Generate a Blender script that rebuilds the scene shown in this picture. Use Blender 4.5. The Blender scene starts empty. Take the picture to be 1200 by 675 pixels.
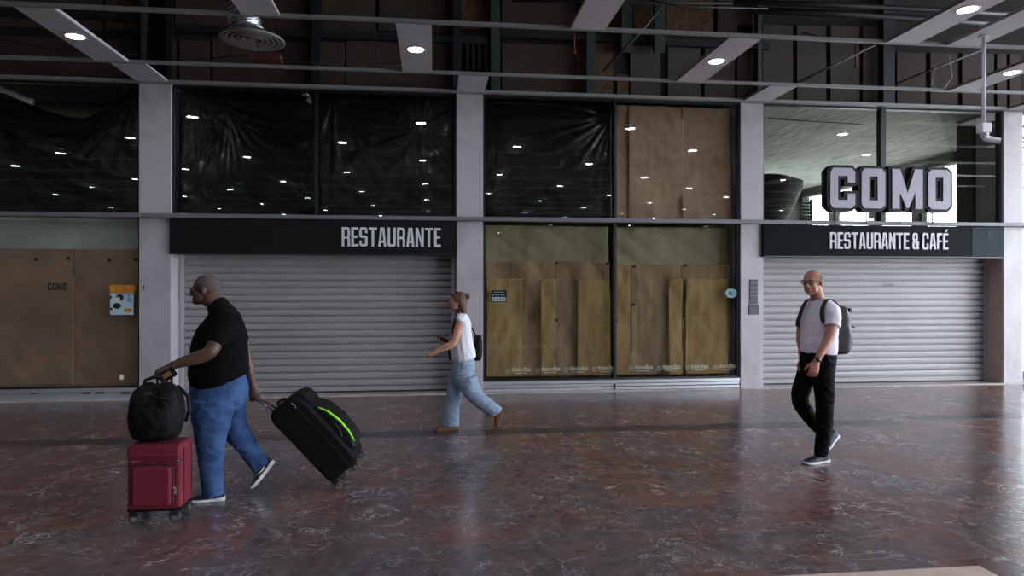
import bpy, bmesh, math, random
from mathutils import Vector, Matrix, noise
random.seed(7)
SC = bpy.context.scene
COL = SC.collection
PI = math.pi
# ---------------------------------------------------------------- camera model
TH = math.radians(6.56)
CT, ST = math.cos(TH), math.sin(TH)
CH, FPX, HY = 1.68, 800.0, 332.0
def W(px, py, Y):
    u = (px-600)/FPX; v = (HY-py)/FPX
    D = Y/(CT-u*ST)
    return Vector((D*(u*CT+ST), Y, CH+v*D))
def G(px, py, z=0.0):
    u = (px-600)/FPX; D = (CH-z)*FPX/(py-HY)
    return Vector((D*(u*CT+ST), D*(CT-u*ST), z))
def XF(px, Y): return W(px, HY, Y).x
def ZF(px, py, Y): return W(px, py, Y).z

cam = bpy.data.cameras.new('camera'); co = bpy.data.objects.new('camera', cam); COL.objects.link(co)
cam.sensor_width = 36; cam.lens = 24.0
cam.shift_y = (HY-337.5)/1200.0
co.location = (0, 0, CH); co.rotation_euler = (PI/2, 0, -TH)
SC.camera = co
SC.view_settings.view_transform = 'Standard'; SC.view_settings.look = 'None'
SC.view_settings.gamma = 1; SC.view_settings.use_curve_mapping = False
SC.view_settings.exposure = 0.55

# ---------------------------------------------------------------- materials
def lin(c): return tuple(((x/255)/12.92 if x/255 <= .04045 else ((x/255+.055)/1.055)**2.4) for x in c)+(1,)
def mat(name, rgb, rough=.6, metal=0.0, var=0.0, vscale=6.0, bump=0.0, bscale=40.0, spec=.5, coat=0.0, rgb2=None, stretch=(1,1,1), detail=4):
    m = bpy.data.materials.new(name); m.use_nodes = True
    nt = m.node_tree; b = nt.nodes['Principled BSDF']
    b.inputs['Base Color'].default_value = lin(rgb); b.inputs['Roughness'].default_value = rough
    b.inputs['Metallic'].default_value = metal; b.inputs['Specular IOR Level'].default_value = spec
    b.inputs['Coat Weight'].default_value = coat
    if var or bump:
        tc = nt.nodes.new('ShaderNodeTexCoord'); mp = nt.nodes.new('ShaderNodeMapping')
        mp.inputs['Scale'].default_value = stretch
        nt.links.new(tc.outputs['Object'], mp.inputs[0])
    if var:
        n = nt.nodes.new('ShaderNodeTexNoise'); n.inputs['Scale'].default_value = vscale; n.inputs['Detail'].default_value = detail
        nt.links.new(mp.outputs[0], n.inputs['Vector'])
        r = nt.nodes.new('ShaderNodeValToRGB')
        c1 = lin(rgb); c2 = lin(rgb2) if rgb2 else tuple(min(1, x*(1+var)) for x in c1[:3])+(1,)
        c0 = c1 if rgb2 else tuple(x*(1-var) for x in c1[:3])+(1,)
        r.color_ramp.elements[0].color = c0; r.color_ramp.elements[0].position = .35
        r.color_ramp.elements[1].color = c2; r.color_ramp.elements[1].position = .65
        nt.links.new(n.outputs['Fac'], r.inputs[0]); nt.links.new(r.outputs[0], b.inputs['Base Color'])
    if bump:
        n2 = nt.nodes.new('ShaderNodeTexNoise'); n2.inputs['Scale'].default_value = bscale; n2.inputs['Detail'].default_value = 3
        nt.links.new(mp.outputs[0], n2.inputs['Vector'])
        bp = nt.nodes.new('ShaderNodeBump'); bp.inputs['Strength'].default_value = bump; bp.inputs['Distance'].default_value = .02
        nt.links.new(n2.outputs['Fac'], bp.inputs['Height']); nt.links.new(bp.outputs[0], b.inputs['Normal'])
    return m

def marble_mat(name, base, dark, vein_sc=1.6):
    m = mat(name, base, .35)
    nt = m.node_tree; b = nt.nodes['Principled BSDF']; L = nt.links.new; N = nt.nodes.new
    tc = N('ShaderNodeTexCoord'); n = N('ShaderNodeTexNoise'); n.inputs['Scale'].default_value = vein_sc; n.inputs['Detail'].default_value = 8
    n.inputs['Distortion'].default_value = 1.2
    L(tc.outputs['Object'], n.inputs['Vector'])
    r = N('ShaderNodeValToRGB'); e = r.color_ramp.elements
    e[0].position = .3; e[0].color = lin(dark); e[1].position = .55; e[1].color = lin(base)
    L(n.outputs['Fac'], r.inputs[0])
    # slab joints each 0.9 m
    br = N('ShaderNodeTexBrick'); mp = N('ShaderNodeMapping'); mp.inputs['Rotation'].default_value = (PI/2, 0, 0)
    sx = N('ShaderNodeSeparateXYZ'); cx = N('ShaderNodeCombineXYZ'); L(tc.outputs['Object'], sx.inputs[0])
    L(sx.outputs['Z'], cx.inputs['Y'])
    br.offset = 0; br.inputs['Scale'].default_value = 1; br.inputs['Mortar Size'].default_value = .004
    br.inputs['Brick Width'].default_value = 10; br.inputs['Row Height'].default_value = 1.13
    br.inputs['Color1'].default_value = (1,1,1,1); br.inputs['Color2'].default_value = (.9,.9,.9,1); br.inputs['Mortar'].default_value = (.55,.55,.55,1)
    L(cx.outputs[0], br.inputs['Vector'])
    mx = N('ShaderNodeMix'); mx.data_type = 'RGBA'; mx.blend_type = 'MULTIPLY'; mx.inputs[0].default_value = 1
    L(r.outputs[0], mx.inputs[6]); L(br.outputs['Color'], mx.inputs[7]); L(mx.outputs[2], b.inputs['Base Color'])
    return m

def floor_mat():
    m = bpy.data.materials.new('polished_marble_floor'); m.use_nodes = True
    nt = m.node_tree; b = nt.nodes['Principled BSDF']; L = nt.links.new; N = nt.nodes.new
    tc = N('ShaderNodeTexCoord'); sx = N('ShaderNodeSeparateXYZ'); L(tc.outputs['Object'], sx.inputs[0])
    ax = N('ShaderNodeMath'); ax.operation = 'ADD'; ax.inputs[1].default_value = -.08+52; L(sx.outputs['X'], ax.inputs[0])
    ay = N('ShaderNodeMath'); ay.operation = 'ADD'; ay.inputs[1].default_value = 60.35; L(sx.outputs['Y'], ay.inputs[0])
    cx = N('ShaderNodeCombineXYZ'); L(ay.outputs[0], cx.inputs['X']); L(ax.outputs[0], cx.inputs['Y'])
    br = N('ShaderNodeTexBrick'); br.offset = .37; br.offset_frequency = 3; br.squash = .7; br.squash_frequency = 4
    br.inputs['Scale'].default_value = 1; br.inputs['Mortar Size'].default_value = .004; br.inputs['Mortar Smooth'].default_value = .3
    br.inputs['Brick Width'].default_value = 1.15; br.inputs['Row Height'].default_value = .52
    br.inputs['Color1'].default_value = (0,0,0,1); br.inputs['Color2'].default_value = (1,1,1,1); br.inputs['Mortar'].default_value = (.5,.5,.5,1)
    L(cx.outputs[0], br.inputs['Vector'])
    # per slab offset of the stone pattern
    off = N('ShaderNodeVectorMath'); off.operation = 'SCALE'; off.inputs['Scale'].default_value = 9.0; L(br.outputs['Color'], off.inputs[0])
    cc = N('ShaderNodeVectorMath'); cc.operation = 'ADD'; L(tc.outputs['Object'], cc.inputs[0]); L(off.outputs[0], cc.inputs[1])
    def ns(scale, det, dist, src=cc, rough=.55):
        n = N('ShaderNodeTexNoise'); n.inputs['Scale'].default_value = scale; n.inputs['Detail'].default_value = det
        n.inputs['Distortion'].default_value = dist; n.inputs['Roughness'].default_value = rough
        L(src.outputs[0], n.inputs['Vector']); return n
    def ramp(src, stops):
        r = N('ShaderNodeValToRGB'); e = r.color_ramp.elements
        e[0].position, e[0].color = stops[0]; e[1].position, e[1].color = stops[-1]
        for p, c in stops[1:-1]:
            k = e.new(p); k.color = c
        L(src, r.inputs[0]); return r
    def mix(fac, a, c, mode='MIX'):
        x = N('ShaderNodeMix'); x.data_type = 'RGBA'; x.blend_type = mode
        if isinstance(fac, float): x.inputs[0].default_value = fac
        else: L(fac, x.inputs[0])
        for i, s in ((6, a), (7, c)):
            if isinstance(s, tuple): x.inputs[i].default_value = s
            else: L(s, x.inputs[i])
        return x.outputs[2]
    bign = ns(.55, 3, .6, tc.outputs['Object'].node and tc, .5) if False else None
    nb = N('ShaderNodeTexNoise'); nb.inputs['Scale'].default_value = .7; nb.inputs['Detail'].default_value = 3; L(tc.outputs['Object'], nb.inputs['Vector'])
    n1 = ns(1.6, 6, .8)
    # redness = slab random*.45 + local noise
    m1 = N('ShaderNodeMath'); m1.operation = 'MULTIPLY_ADD'; m1.inputs[1].default_value = .28; L(br.outputs['Color'], m1.inputs[0]); L(n1.outputs['Fac'], m1.inputs[2])
    m2 = N('ShaderNodeMath'); m2.operation = 'MULTIPLY_ADD'; m2.inputs[1].default_value = .55; L(nb.outputs['Fac'], m2.inputs[0]); L(m1.outputs[0], m2.inputs[2])
    base = ramp(m2.outputs[0], [(.66, lin((94,86,92))), (.84, lin((106,92,90))), (.95, lin((110,87,84))), (1.0, lin((118,86,79)))])
    n3 = ns(7, 6, 1.0)
    mott = ramp(n3.outputs['Fac'], [(.3, (.65,.65,.65,1)), (.7, (1.25,1.22,1.2,1))])
    c = mix(1.0, base.outputs[0], mott.outputs[0], 'MULTIPLY')
    # dark blotches
    n4 = ns(1.1, 5, 1.5)
    dk = ramp(n4.outputs['Fac'], [(.38, (.86,.85,.86,1)), (.46, (1,1,1,1))])
    c = mix(1.0, c, dk.outputs[0], 'MULTIPLY')
    # white veins: thin ridges of distorted noise
    def vein(scale, width, dist, strength, mask_scale, mlo):
        n = ns(scale, 4, dist, rough=.6)
        s = N('ShaderNodeMath'); s.operation = 'SUBTRACT'; s.inputs[1].default_value = .5; L(n.outputs['Fac'], s.inputs[0])
        a = N('ShaderNodeMath'); a.operation = 'ABSOLUTE'; L(s.outputs[0], a.inputs[0])
        r = ramp(a.outputs[0], [(0.0, (strength,)*3+(1,)), (width, (0,0,0,1))])
        mk = ns(mask_scale, 3, .3)
        r2 = ramp(mk.outputs['Fac'], [(mlo, (0,0,0,1)), (mlo+.12, (1,1,1,1))])
        return mix(1.0, r.outputs[0], r2.outputs[0], 'MULTIPLY')
    v1 = vein(1.3, .012, 1.6, .75, 1.7, .5)
    v2 = vein(3.4, .016, 1.0, .6, 2.3, .52)
    v3 = vein(8.0, .03, .8, .35, 3.1, .5)
    vs = mix(1.0, mix(1.0, v1, v2, 'LIGHTEN'), v3, 'LIGHTEN')
    c = mix(vs, c, lin((205,196,194)))
    # joints
    c = mix(br.outputs['Fac'], c, lin((112,92,84)))
    L(c, b.inputs['Base Color'])
    b.inputs['Specular IOR Level'].default_value = .55
    rr = ramp(n3.outputs['Fac'], [(.3, (.16,)*3+(1,)), (.75, (.26,)*3+(1,))]); L(rr.outputs[0], b.inputs['Roughness'])
    bp = N('ShaderNodeBump'); bp.inputs['Strength'].default_value = .12; bp.inputs['Distance'].default_value = .01
    n5 = ns(2.2, 2, .2); L(n5.outputs['Fac'], bp.inputs['Height']); L(bp.outputs[0], b.inputs['Normal'])
    return m

def glass_mat(name, tint, refl=1.0):
    m = bpy.data.materials.new(name); m.use_nodes = True
    nt = m.node_tree; L = nt.links.new; N = nt.nodes.new
    nt.nodes.remove(nt.nodes['Principled BSDF']); out = nt.nodes['Material Output']
    t = N('ShaderNodeBsdfTransparent'); t.inputs[0].default_value = tint
    g = N('ShaderNodeBsdfGlossy'); g.inputs['Roughness'].default_value = .004
    f = N('ShaderNodeFresnel'); f.inputs['IOR'].default_value = 1.55
    k = N('ShaderNodeMath'); k.operation = 'MULTIPLY'; k.inputs[1].default_value = refl*.6; L(f.outputs[0], k.inputs[0])
    x = N('ShaderNodeMixShader'); L(k.outputs[0], x.inputs[0]); L(t.outputs[0], x.inputs[1]); L(g.outputs[0], x.inputs[2]); L(x.outputs[0], out.inputs[0])
    return m
def emit_mat(name, rgb, s):
    m = bpy.data.materials.new(name); m.use_nodes = True
    b = m.node_tree.nodes['Principled BSDF']; b.inputs['Base Color'].default_value = lin(rgb)
    b.inputs['Emission Color'].default_value = lin(rgb); b.inputs['Emission Strength'].default_value = s
    return m

M = {}
M['floor'] = floor_mat()
M['marble'] = marble_mat('pale_marble', (236,227,231), (212,202,204))
M['pale_stone'] = mat('pale_threshold_stone', (176,166,160), .5, var=.12, vscale=9)
M['inlay'] = mat('rosy_pale_stone', (214,190,172), .4, var=.06, vscale=7)
M['band'] = mat('dark_grey_stone_band', (60,56,62), .22, var=.2, vscale=8)
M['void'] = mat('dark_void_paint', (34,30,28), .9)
M['slab'] = mat('dark_soffit', (22,22,23), .9, var=.2)
M['board'] = mat('brown_board', (66,54,46), .85, var=.14, vscale=3, bump=.1, bscale=12)
M['board2'] = mat('grey_board', (72,66,58), .85, var=.12, vscale=3)
M['osb'] = mat('oriented_strand_board', (62,42,27), .8, var=.5, vscale=26, rgb2=(100,74,48), stretch=(1,1,.4))
M['stud'] = mat('green_primed_steel', (52,66,61), .6, var=.1, vscale=5)
M['bluesteel'] = mat('blue_black_steel', (24,28,34), .6)
M['rail'] = mat('grey_aluminium_rail', (138,140,140), .5, metal=.2)
M['strip'] = mat('satin_ceiling_strip', (206,204,208), .5, var=.03, vscale=2)
M['alu'] = mat('anodised_aluminium', (190,192,196), .35, metal=.6, var=.04, vscale=8, stretch=(1,1,20))
M['blackframe'] = mat('black_window_frame', (22,26,28), .4)
M['signblack'] = mat('black_sign_panel', (13,14,15), .4, spec=.3)
M['signgrey'] = mat('charcoal_sign_panel', (16,20,22), .5, spec=.05)
M['signgrey2'] = mat('charcoal_sign_panel_pale_end', (40,50,54), .5, spec=.08)
M['lettergrey'] = mat('pale_sign_lettering', (208,210,214), .5)
M['letterblack'] = mat('black_letter_casing', (7,7,8), .5, spec=.2)
M['letterface'] = mat('lilac_grey_letter_face', (158,153,166), .4, var=.03, vscale=10)
M['shutter'] = mat('galvanised_shutter', (154,149,149), .45, metal=.1, var=.05, vscale=1.3, stretch=(1,1,3))
M['shutterdark'] = mat('shutter_rubber', (18,18,18), .7)
M['jamb'] = mat('brown_grey_jamb', (186,164,156), .6, var=.06)
M['diffgrey'] = mat('dusty_grey_paint', (150,146,144), .5)
M['glass'] = glass_mat('greenish_glass', (.965,.975,.95,1), 1.0)
M['blackfilm'] = mat('black_plastic_sheet', (6,7,8), .3, bump=.5, bscale=9, spec=.45)
M['kraft'] = mat('kraft_paper', (186,152,106), .8, var=.1, vscale=2.0, bump=.1, bscale=5)
M['kraft_y'] = mat('yellow_kraft_paper', (174,142,98), .8, var=.16, vscale=2.5, bump=.5, bscale=5, stretch=(3,1,.6))
M['kraft_g'] = mat('grey_brown_paper', (160,134,106), .8, var=.16, vscale=2.5, bump=.5, bscale=5, stretch=(3,1,.6))
M['kraft_b'] = mat('dull_brown_paper', (172,142,120), .8, var=.12, vscale=1.6, bump=.4, bscale=4)
M['olive'] = mat('olive_translucent_sheet', (158,148,118), .6, var=.14, vscale=1.8, stretch=(2,1,.6))
M['palegreen'] = mat('pale_green_film', (190,198,190), .5, var=.16, vscale=1.6)
M['tape'] = mat('dark_tape', (30,27,24), .6)
M['roomwall'] = mat('dim_green_grey_wall', (86,92,80), .8, var=.1)
M['darkwall'] = mat('near_black_wall', (30,30,30), .9)
M['concrete'] = mat('board_marked_concrete', (176,178,168), .8, var=.3, vscale=6, stretch=(3.0,.22,1), rgb2=(120,124,116), bump=.2, bscale=9, detail=8)
M['white'] = mat('white_paint', (216,216,222), .45)
M['whiteplastic'] = mat('white_plastic', (226,224,232), .4)
M['red'] = mat('red_pipe_paint', (128,36,26), .5)
M['cable'] = mat('black_cable', (12,12,12), .6)
M['darkpipe'] = mat('dark_pipe', (54,56,58), .5, metal=.3)
M['foil'] = mat('aluminium_foil_duct', (200,204,210), .22, metal=.9)
M['lens'] = emit_mat('downlight_lens', (235,238,255), 75.0)
M['chrome'] = mat('chrome', (200,202,206), .2, metal=.95)

M['outside'] = mat('green_grey_outdoor_front', (196,202,196), .8, var=.25, vscale=.5)

M['rail_dark'] = mat('darker_grey_rail', (112,112,114), .5, metal=.2)
# ---------------------------------------------------------------- mesh helpers
def wloc(o):
    v = Vector((0,0,0))
    while o is not None:
        v += o.location; o = o.parent
    return v
def tag(o, label=None, cat=None, group=None, kind=None):
    if label: o['label'] = label
    if cat: o['category'] = cat
    if group: o['group'] = group
    if kind: o['kind'] = kind
    return o
def thing(name, loc, label, cat, group=None):
    o = bpy.data.objects.new(name, None); COL.objects.link(o); o.location = loc; o.empty_display_size = .1
    return tag(o, label, cat, group)
def finish(me, name, m, parent=None, smooth=False, bevel=0):
    me.materials.append(M[m] if isinstance(m, str) else m)
    if smooth:
        for p in me.polygons: p.use_smooth = True
    o = bpy.data.objects.new(name, me); COL.objects.link(o)
    if parent is not None:
        o.parent = parent; off = wloc(parent)
    else:
        xs = [v.co for v in me.vertices]
        off = Vector(((min(v.x for v in xs)+max(v.x for v in xs))/2, (min(v.y for v in xs)+max(v.y for v in xs))/2, min(v.z for v in xs)))
        o.location = off
    for v in me.vertices: v.co -= off
    if bevel:
        b = o.modifiers.new('bevel', 'BEVEL'); b.width = bevel; b.segments = 2; b.limit_method = 'ANGLE'
    return o
class MB:
    def __init__(s): s.bm = bmesh.new()
    def obox(s, c, a, b, d):
        """oriented box: centre c, half axes a, b, d"""
        c, a, b, d = map(Vector, (c, a, b, d)); vs = []
        for i in (-1,1):
            for j in (-1,1):
                for k in (-1,1): vs.append(s.bm.verts.new(c+a*i+b*j+d*k))
        for f in ((0,1,3,2),(4,6,7,5),(0,4,5,1),(2,3,7,6),(0,2,6,4),(1,5,7,3)): s.bm.faces.new([vs[i] for i in f])
        return s
    def box(s, x0, x1, y0, y1, z0, z1):
        return s.obox(((x0+x1)/2,(y0+y1)/2,(z0+z1)/2), ((x1-x0)/2,0,0), (0,(y1-y0)/2,0), (0,0,(z1-z0)/2))
    def loft(s, rings, caps=True, closed=False):
        vr = [[s.bm.verts.new(p) for p in r] for r in rings]; n = len(rings[0])
        m = len(vr)
        for i in range(m if closed else m-1):
            a = vr[i]; b = vr[(i+1) % m]
            for k in range(n): s.bm.faces.new((a[k], a[(k+1)%n], b[(k+1)%n], b[k]))
        if caps and not closed:
            s.bm.faces.new(list(reversed(vr[0]))); s.bm.faces.new(vr[-1])
        return s
    def tube(s, pts, r, n=10, closed=False):
        pts = [Vector(p) for p in pts]
        rr = r if isinstance(r, (list, tuple)) else [r]*len(pts)
        rings = []; A = None
        for i, p in enumerate(pts):
            if closed: T = pts[(i+1)%len(pts)]-pts[i-1]
            else: T = pts[min(i+1, len(pts)-1)]-pts[max(i-1, 0)]
            T.normalize()
            if A is None: A = T.orthogonal().normalized()
            A = (A-T*A.dot(T)).normalized(); B = T.cross(A)
            rings.append([p+A*math.cos(2*PI*k/n)*rr[i]+B*math.sin(2*PI*k/n)*rr[i] for k in range(n)])
        return s.loft(rings, closed=closed)
    def cyl(s, p0, p1, r0, r1=None, n=20): return s.tube([p0, p1], [r0, r0 if r1 is None else r1], n)
    def ell(s, c, r, ax=None, n=16, m=10):
        c = Vector(c)
        if ax is None: ax = (Vector((1,0,0)), Vector((0,1,0)), Vector((0,0,1)))
        if isinstance(r, (int, float)): r = (r,r,r)
        top = s.bm.verts.new(c+ax[2]*r[2]); bot = s.bm.verts.new(c-ax[2]*r[2]); rows = []
        for j in range(1, m):
            t = PI*j/m
            rows.append([s.bm.verts.new(c+ax[0]*(r[0]*math.sin(t)*math.cos(2*PI*k/n))+ax[1]*(r[1]*math.sin(t)*math.sin(2*PI*k/n))+ax[2]*(r[2]*math.cos(t))) for k in range(n)])
        for k in range(n):
            s.bm.faces.new((top, rows[0][k], rows[0][(k+1)%n])); s.bm.faces.new((bot, rows[-1][(k+1)%n], rows[-1][k]))
        for j in range(len(rows)-1):
            for k in range(n): s.bm.faces.new((rows[j][k], rows[j+1][k], rows[j+1][(k+1)%n], rows[j][(k+1)%n]))
        return s
    def limb(s, pts, A, n=20, cap=True):
        """pts: (point, ra, rb): elliptic sections, ra along A, rb across; rounded ends"""
        A = Vector(A); P = [(Vector(p), a, b) for p, a, b in pts]
        # resample with smooth interpolation
        out = []
        for i in range(len(P)-1):
            p0 = P[max(i-1,0)]; p1 = P[i]; p2 = P[i+1]; p3 = P[min(i+2,len(P)-1)]
            for t in (0,.25,.5,.75):
                def cr(a,b,c,d): return .5*((2*b)+(c-a)*t+(2*a-5*b+4*c-d)*t*t+(3*b-a-3*c+d)*t**3)
                out.append((cr(p0[0],p1[0],p2[0],p3[0]), max(.003,cr(p0[1],p1[1],p2[1],p3[1])), max(.003,cr(p0[2],p1[2],p2[2],p3[2]))))
        out.append(P[-1])
        def frame(i):
            T = (out[min(i+1,len(out)-1)][0]-out[max(i-1,0)][0]).normalized()
            a = A-T*A.dot(T)
            if a.length < .05: a = T.orthogonal()
            a.normalize(); return T, a, T.cross(a)
        rings = []
        def ring(c, a, b, ra, rb): rings.append([c+a*(ra*math.cos(2*PI*k/n))+b*(rb*math.sin(2*PI*k/n)) for k in range(n)])
        if cap:
            T,a,b = frame(0); c, ra, rb = out[0]; h = min(ra, rb)*cap
            for t in (.25,.6,.88): ring(c-T*h*math.cos(math.asin(t)), a, b, ra*t, rb*t)
        for i, (c, ra, rb) in enumerate(out):
            T,a,b = frame(i); ring(c, a, b, ra, rb)
        if cap:
            T,a,b = frame(len(out)-1); c, ra, rb = out[-1]; h = min(ra, rb)*cap
            for t in (.88,.6,.25): ring(c+T*h*math.cos(math.asin(t)), a, b, ra*t, rb*t)
        return s.loft(rings)
    def lathe(s, prof, c, ax, n=32, ring=None):
        """prof (r,h) about axis"""
        Z = Vector(ax).normalized(); A = Z.orthogonal().normalized(); B = Z.cross(A); c = Vector(c)
        return s.loft([[c+Z*h+A*(r*math.cos(2*PI*k/n))+B*(r*math.sin(2*PI*k/n)) for k in range(n)] for r, h in prof], closed=(min(r for r, h in prof) > .004 and prof[0][1] == prof[-1][1]) if ring is None else ring)
    def build(s, name, m, parent=None, smooth=False, bevel=0):
        bmesh.ops.recalc_face_normals(s.bm, faces=s.bm.faces)
        me = bpy.data.meshes.new(name); s.bm.to_mesh(me); s.bm.free()
        return finish(me, name, m, parent, smooth, bevel)
    def blob(s, name, m, parent=None, voxel=.006, it=4, disp=None):
        bmesh.ops.recalc_face_normals(s.bm, faces=s.bm.faces)
        me = bpy.data.meshes.new('tmp'); s.bm.to_mesh(me); s.bm.free()
        t = bpy.data.objects.new('tmp', me); COL.objects.link(t)
        r = t.modifiers.new('r', 'REMESH'); r.mode = 'VOXEL'; r.voxel_size = voxel; r.use_smooth_shade = True
        if it:
            q = t.modifiers.new('s', 'SMOOTH'); q.factor = .5; q.iterations = it
        bpy.context.view_layer.update()
        dg = bpy.context.evaluated_depsgraph_get()
        me2 = bpy.data.meshes.new_from_object(t.evaluated_get(dg)); bpy.data.objects.remove(t); bpy.data.meshes.remove(me)
        if disp:
            ns = [v.normal.copy() for v in me2.vertices]
            for v, nn in zip(me2.vertices, ns): v.co += nn*disp(v.co)
        me2.materials.clear()
        return finish(me2, name, m, parent, True)
def curve_mesh(splines, depth, O, U, V, N):
    """closed 2D outlines (holes allowed) filled and extruded; returns bmesh placed in 3D; front face towards -N"""
    cu = bpy.data.curves.new('c', 'CURVE'); cu.dimensions = '2D'; cu.fill_mode = 'BOTH'; cu.extrude = depth/2
    for sp in splines:
        s = cu.splines.new('POLY'); s.points.add(len(sp)-1)
        for i, p in enumerate(sp): s.points[i].co = (p[0], p[1], 0, 1)
        s.use_cyclic_u = True
    return _cv(cu, depth, O, U, V, N)
def _cv(cu, depth, O, U, V, N):
    t = bpy.data.objects.new('t', cu); COL.objects.link(t); bpy.context.view_layer.update()
    me = bpy.data.meshes.new_from_object(t.evaluated_get(bpy.context.evaluated_depsgraph_get()))
    bpy.data.objects.remove(t)
    O, U, V, N = map(Vector, (O, U, V, N))
    for v in me.vertices: v.co = O+U*v.co.x+V*v.co.y+N*(v.co.z)
    bm = bmesh.new(); bm.from_mesh(me); bpy.data.meshes.remove(me)
    bmesh.ops.remove_doubles(bm, verts=bm.verts, dist=1e-5)
    mb = MB(); mb.bm.free(); mb.bm = bm
    return mb
def text_mb(txt, size, depth, O, U, V, N, sx=1.0, align='LEFT', bold=0.0):
    cu = bpy.data.curves.new('t', 'FONT'); cu.body = txt; cu.size = size; cu.extrude = depth/2; cu.align_x = align; cu.offset = bold
    cu.resolution_u = 2
    return _cv(cu, depth, O, Vector(U)*sx, V, N)
def copy_tree(o, parent=None):
    c = o.copy(); COL.objects.link(c); c.parent = parent
    for ch in list(o.children): copy_tree(ch, c)
    return c
# ---------------------------------------------------------------- glyphs (condensed block capitals), unit height
def glyph(ch, w=.42, s=.125, g=0.0):
    h = 1.0; c = .09; t = s  # t: horizontal stroke
    O0 = [(c-g*.4,-g),(w-c+g*.4,-g),(w+g,c-g*.4),(w+g,h-c+g*.4),(w-c+g*.4,h+g),(c-g*.4,h+g),(-g,h-c+g*.4),(-g,c-g*.4)]
    I0 = [(s+g,t+g),(w-s-g,t+g),(w-s-g,h-t-g),(s+g,h-t-g)]
    if ch == 'O': return [O0, I0], w
    if ch == 'C': return [[(c-g*.4,-g),(w-c+g*.4,-g),(w+g,c-g*.4),(w+g,.36+g),(w-s-g,.36+g),(w-s-g,t+g),(s+g,t+g),(s+g,h-t-g),(w-s-g,h-t-g),(w-s-g,.64-g),(w+g,.64-g),(w+g,h-c+g*.4),(w-c+g*.4,h+g),(c-g*.4,h+g),(-g,h-c+g*.4),(-g,c-g*.4)]], w
    if ch == 'U': return [[(c,0),(w-c,0),(w,c),(w,h),(w-s,h),(w-s,t),(s,t),(s,h),(0,h),(0,c)]], w
    if ch == 'R': return [[(0,0),(s,0),(s,.4),(w-s,.4),(w-s,0),(w,0),(w,.42),(w-.05,.48),(w,.54),(w,h-c),(w-c,h),(0,h)], [(s,.52),(w-s,.52),(w-s,h-t),(s,h-t)]], w
    if ch == 'E': w2 = w*.82; return [[(0,0),(w2,0),(w2,t),(s,t),(s,.44),(w2*.92,.44),(w2*.92,.44+t),(s,.44+t),(s,h-t),(w2,h-t),(w2,h),(0,h)]], w2
    if ch == 'F': w2 = w*.82; return [[(0,0),(s,0),(s,.44),(w2*.92,.44),(w2*.92,.44+t),(s,.44+t),(s,h-t),(w2,h-t),(w2,h),(0,h)]], w2
    if ch == 'É':
        a, w2 = glyph('E', w, s); return a+[[(w2*.35,1.06),(w2*.65,1.06),(w2*.95,1.24),(w2*.6,1.24)]], w2
    if ch == 'S': return [[(c,0),(w-c,0),(w,c),(w,.5),(w-c,.57),(s,.57),(s,h-t),(w-s,h-t),(w-s,.7),(w,.7),(w,h-c),(w-c,h),(c,h),(0,h-c),(0,.52),(c,.45),(w-s,.45),(w-s,t),(s,t),(s,.3),(0,.3),(0,c)]], w
    if ch == 'T': return [[(w/2-s/2,0),(w/2+s/2,0),(w/2+s/2,h-t),(w,h-t),(w,h),(0,h),(0,h-t),(w/2-s/2,h-t)]], w
    if ch == 'A': return [[(0,0),(s,0),(s+.01,.2),(w-s-.01,.2),(w-s,0),(w,0),(w*.74,h),(w*.26,h)], [(s+.025,.31),(w-s-.025,.31),(w/2+.012,h-.16),(w/2-.012,h-.16)]], w
    if ch == 'N': return [[(0,0),(s,0),(s,.62),(w-s,0),(w,0),(w,h),(w-s,h),(w-s,.38),(s,h),(0,h)]], w
    if ch == 'M':
        w = w*1.28
        return [[(-g,-g),(s+g,-g),(s+g,.42-g*2),(w/2-.03-g*.3,.02-g),(w/2+.03+g*.3,.02-g),(w-s-g,.42-g*2),(w-s-g,-g),(w+g,-g),(w+g,h+g),(w-s*1.05-g*.6,h+g),(w/2,.40+g*1.6),(s*1.05+g*.6,h+g),(-g,h+g)]], w
    if ch == '&': return [[(c,0),(w,0),(w,.12),(w-.03,.2),(w,.3),(w,.48),(w-s,.48),(w-s,.36),(w-s-.05,.42),(w-.07,.58),(w-.07,h-c),(w-.07-c,h),(c,h),(0,h-c),(0,.62),(.06,.52),(0,.44),(0,c)],
                         [(s,t),(w-s-.02,t),(w-s-.06,.2),(s+.03,.45),(s,.4)], [(s,.66),(s+.03,.6),(w-.07-s,.72),(w-.07-s,h-t),(s,h-t)]], w
    return [], w*.55
def word_splines(txt, h, gap=.065, w=.42, s=.125):
    x = 0; out = []
    for ch in txt:
        if ch == ' ': x += .16; continue
        g, ww = glyph(ch, w, s)
        out.append((ch, [[((p[0]+x)*h, p[1]*h) for p in sp] for sp in g])); x += ww+gap
    return out, (x-gap)*h
Y0 = 10.5          # glass plane
YP = 10.42         # pillar fronts
ZT = 4.57          # top of the glazing
XA, XB = -22.0, 19.0
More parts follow.
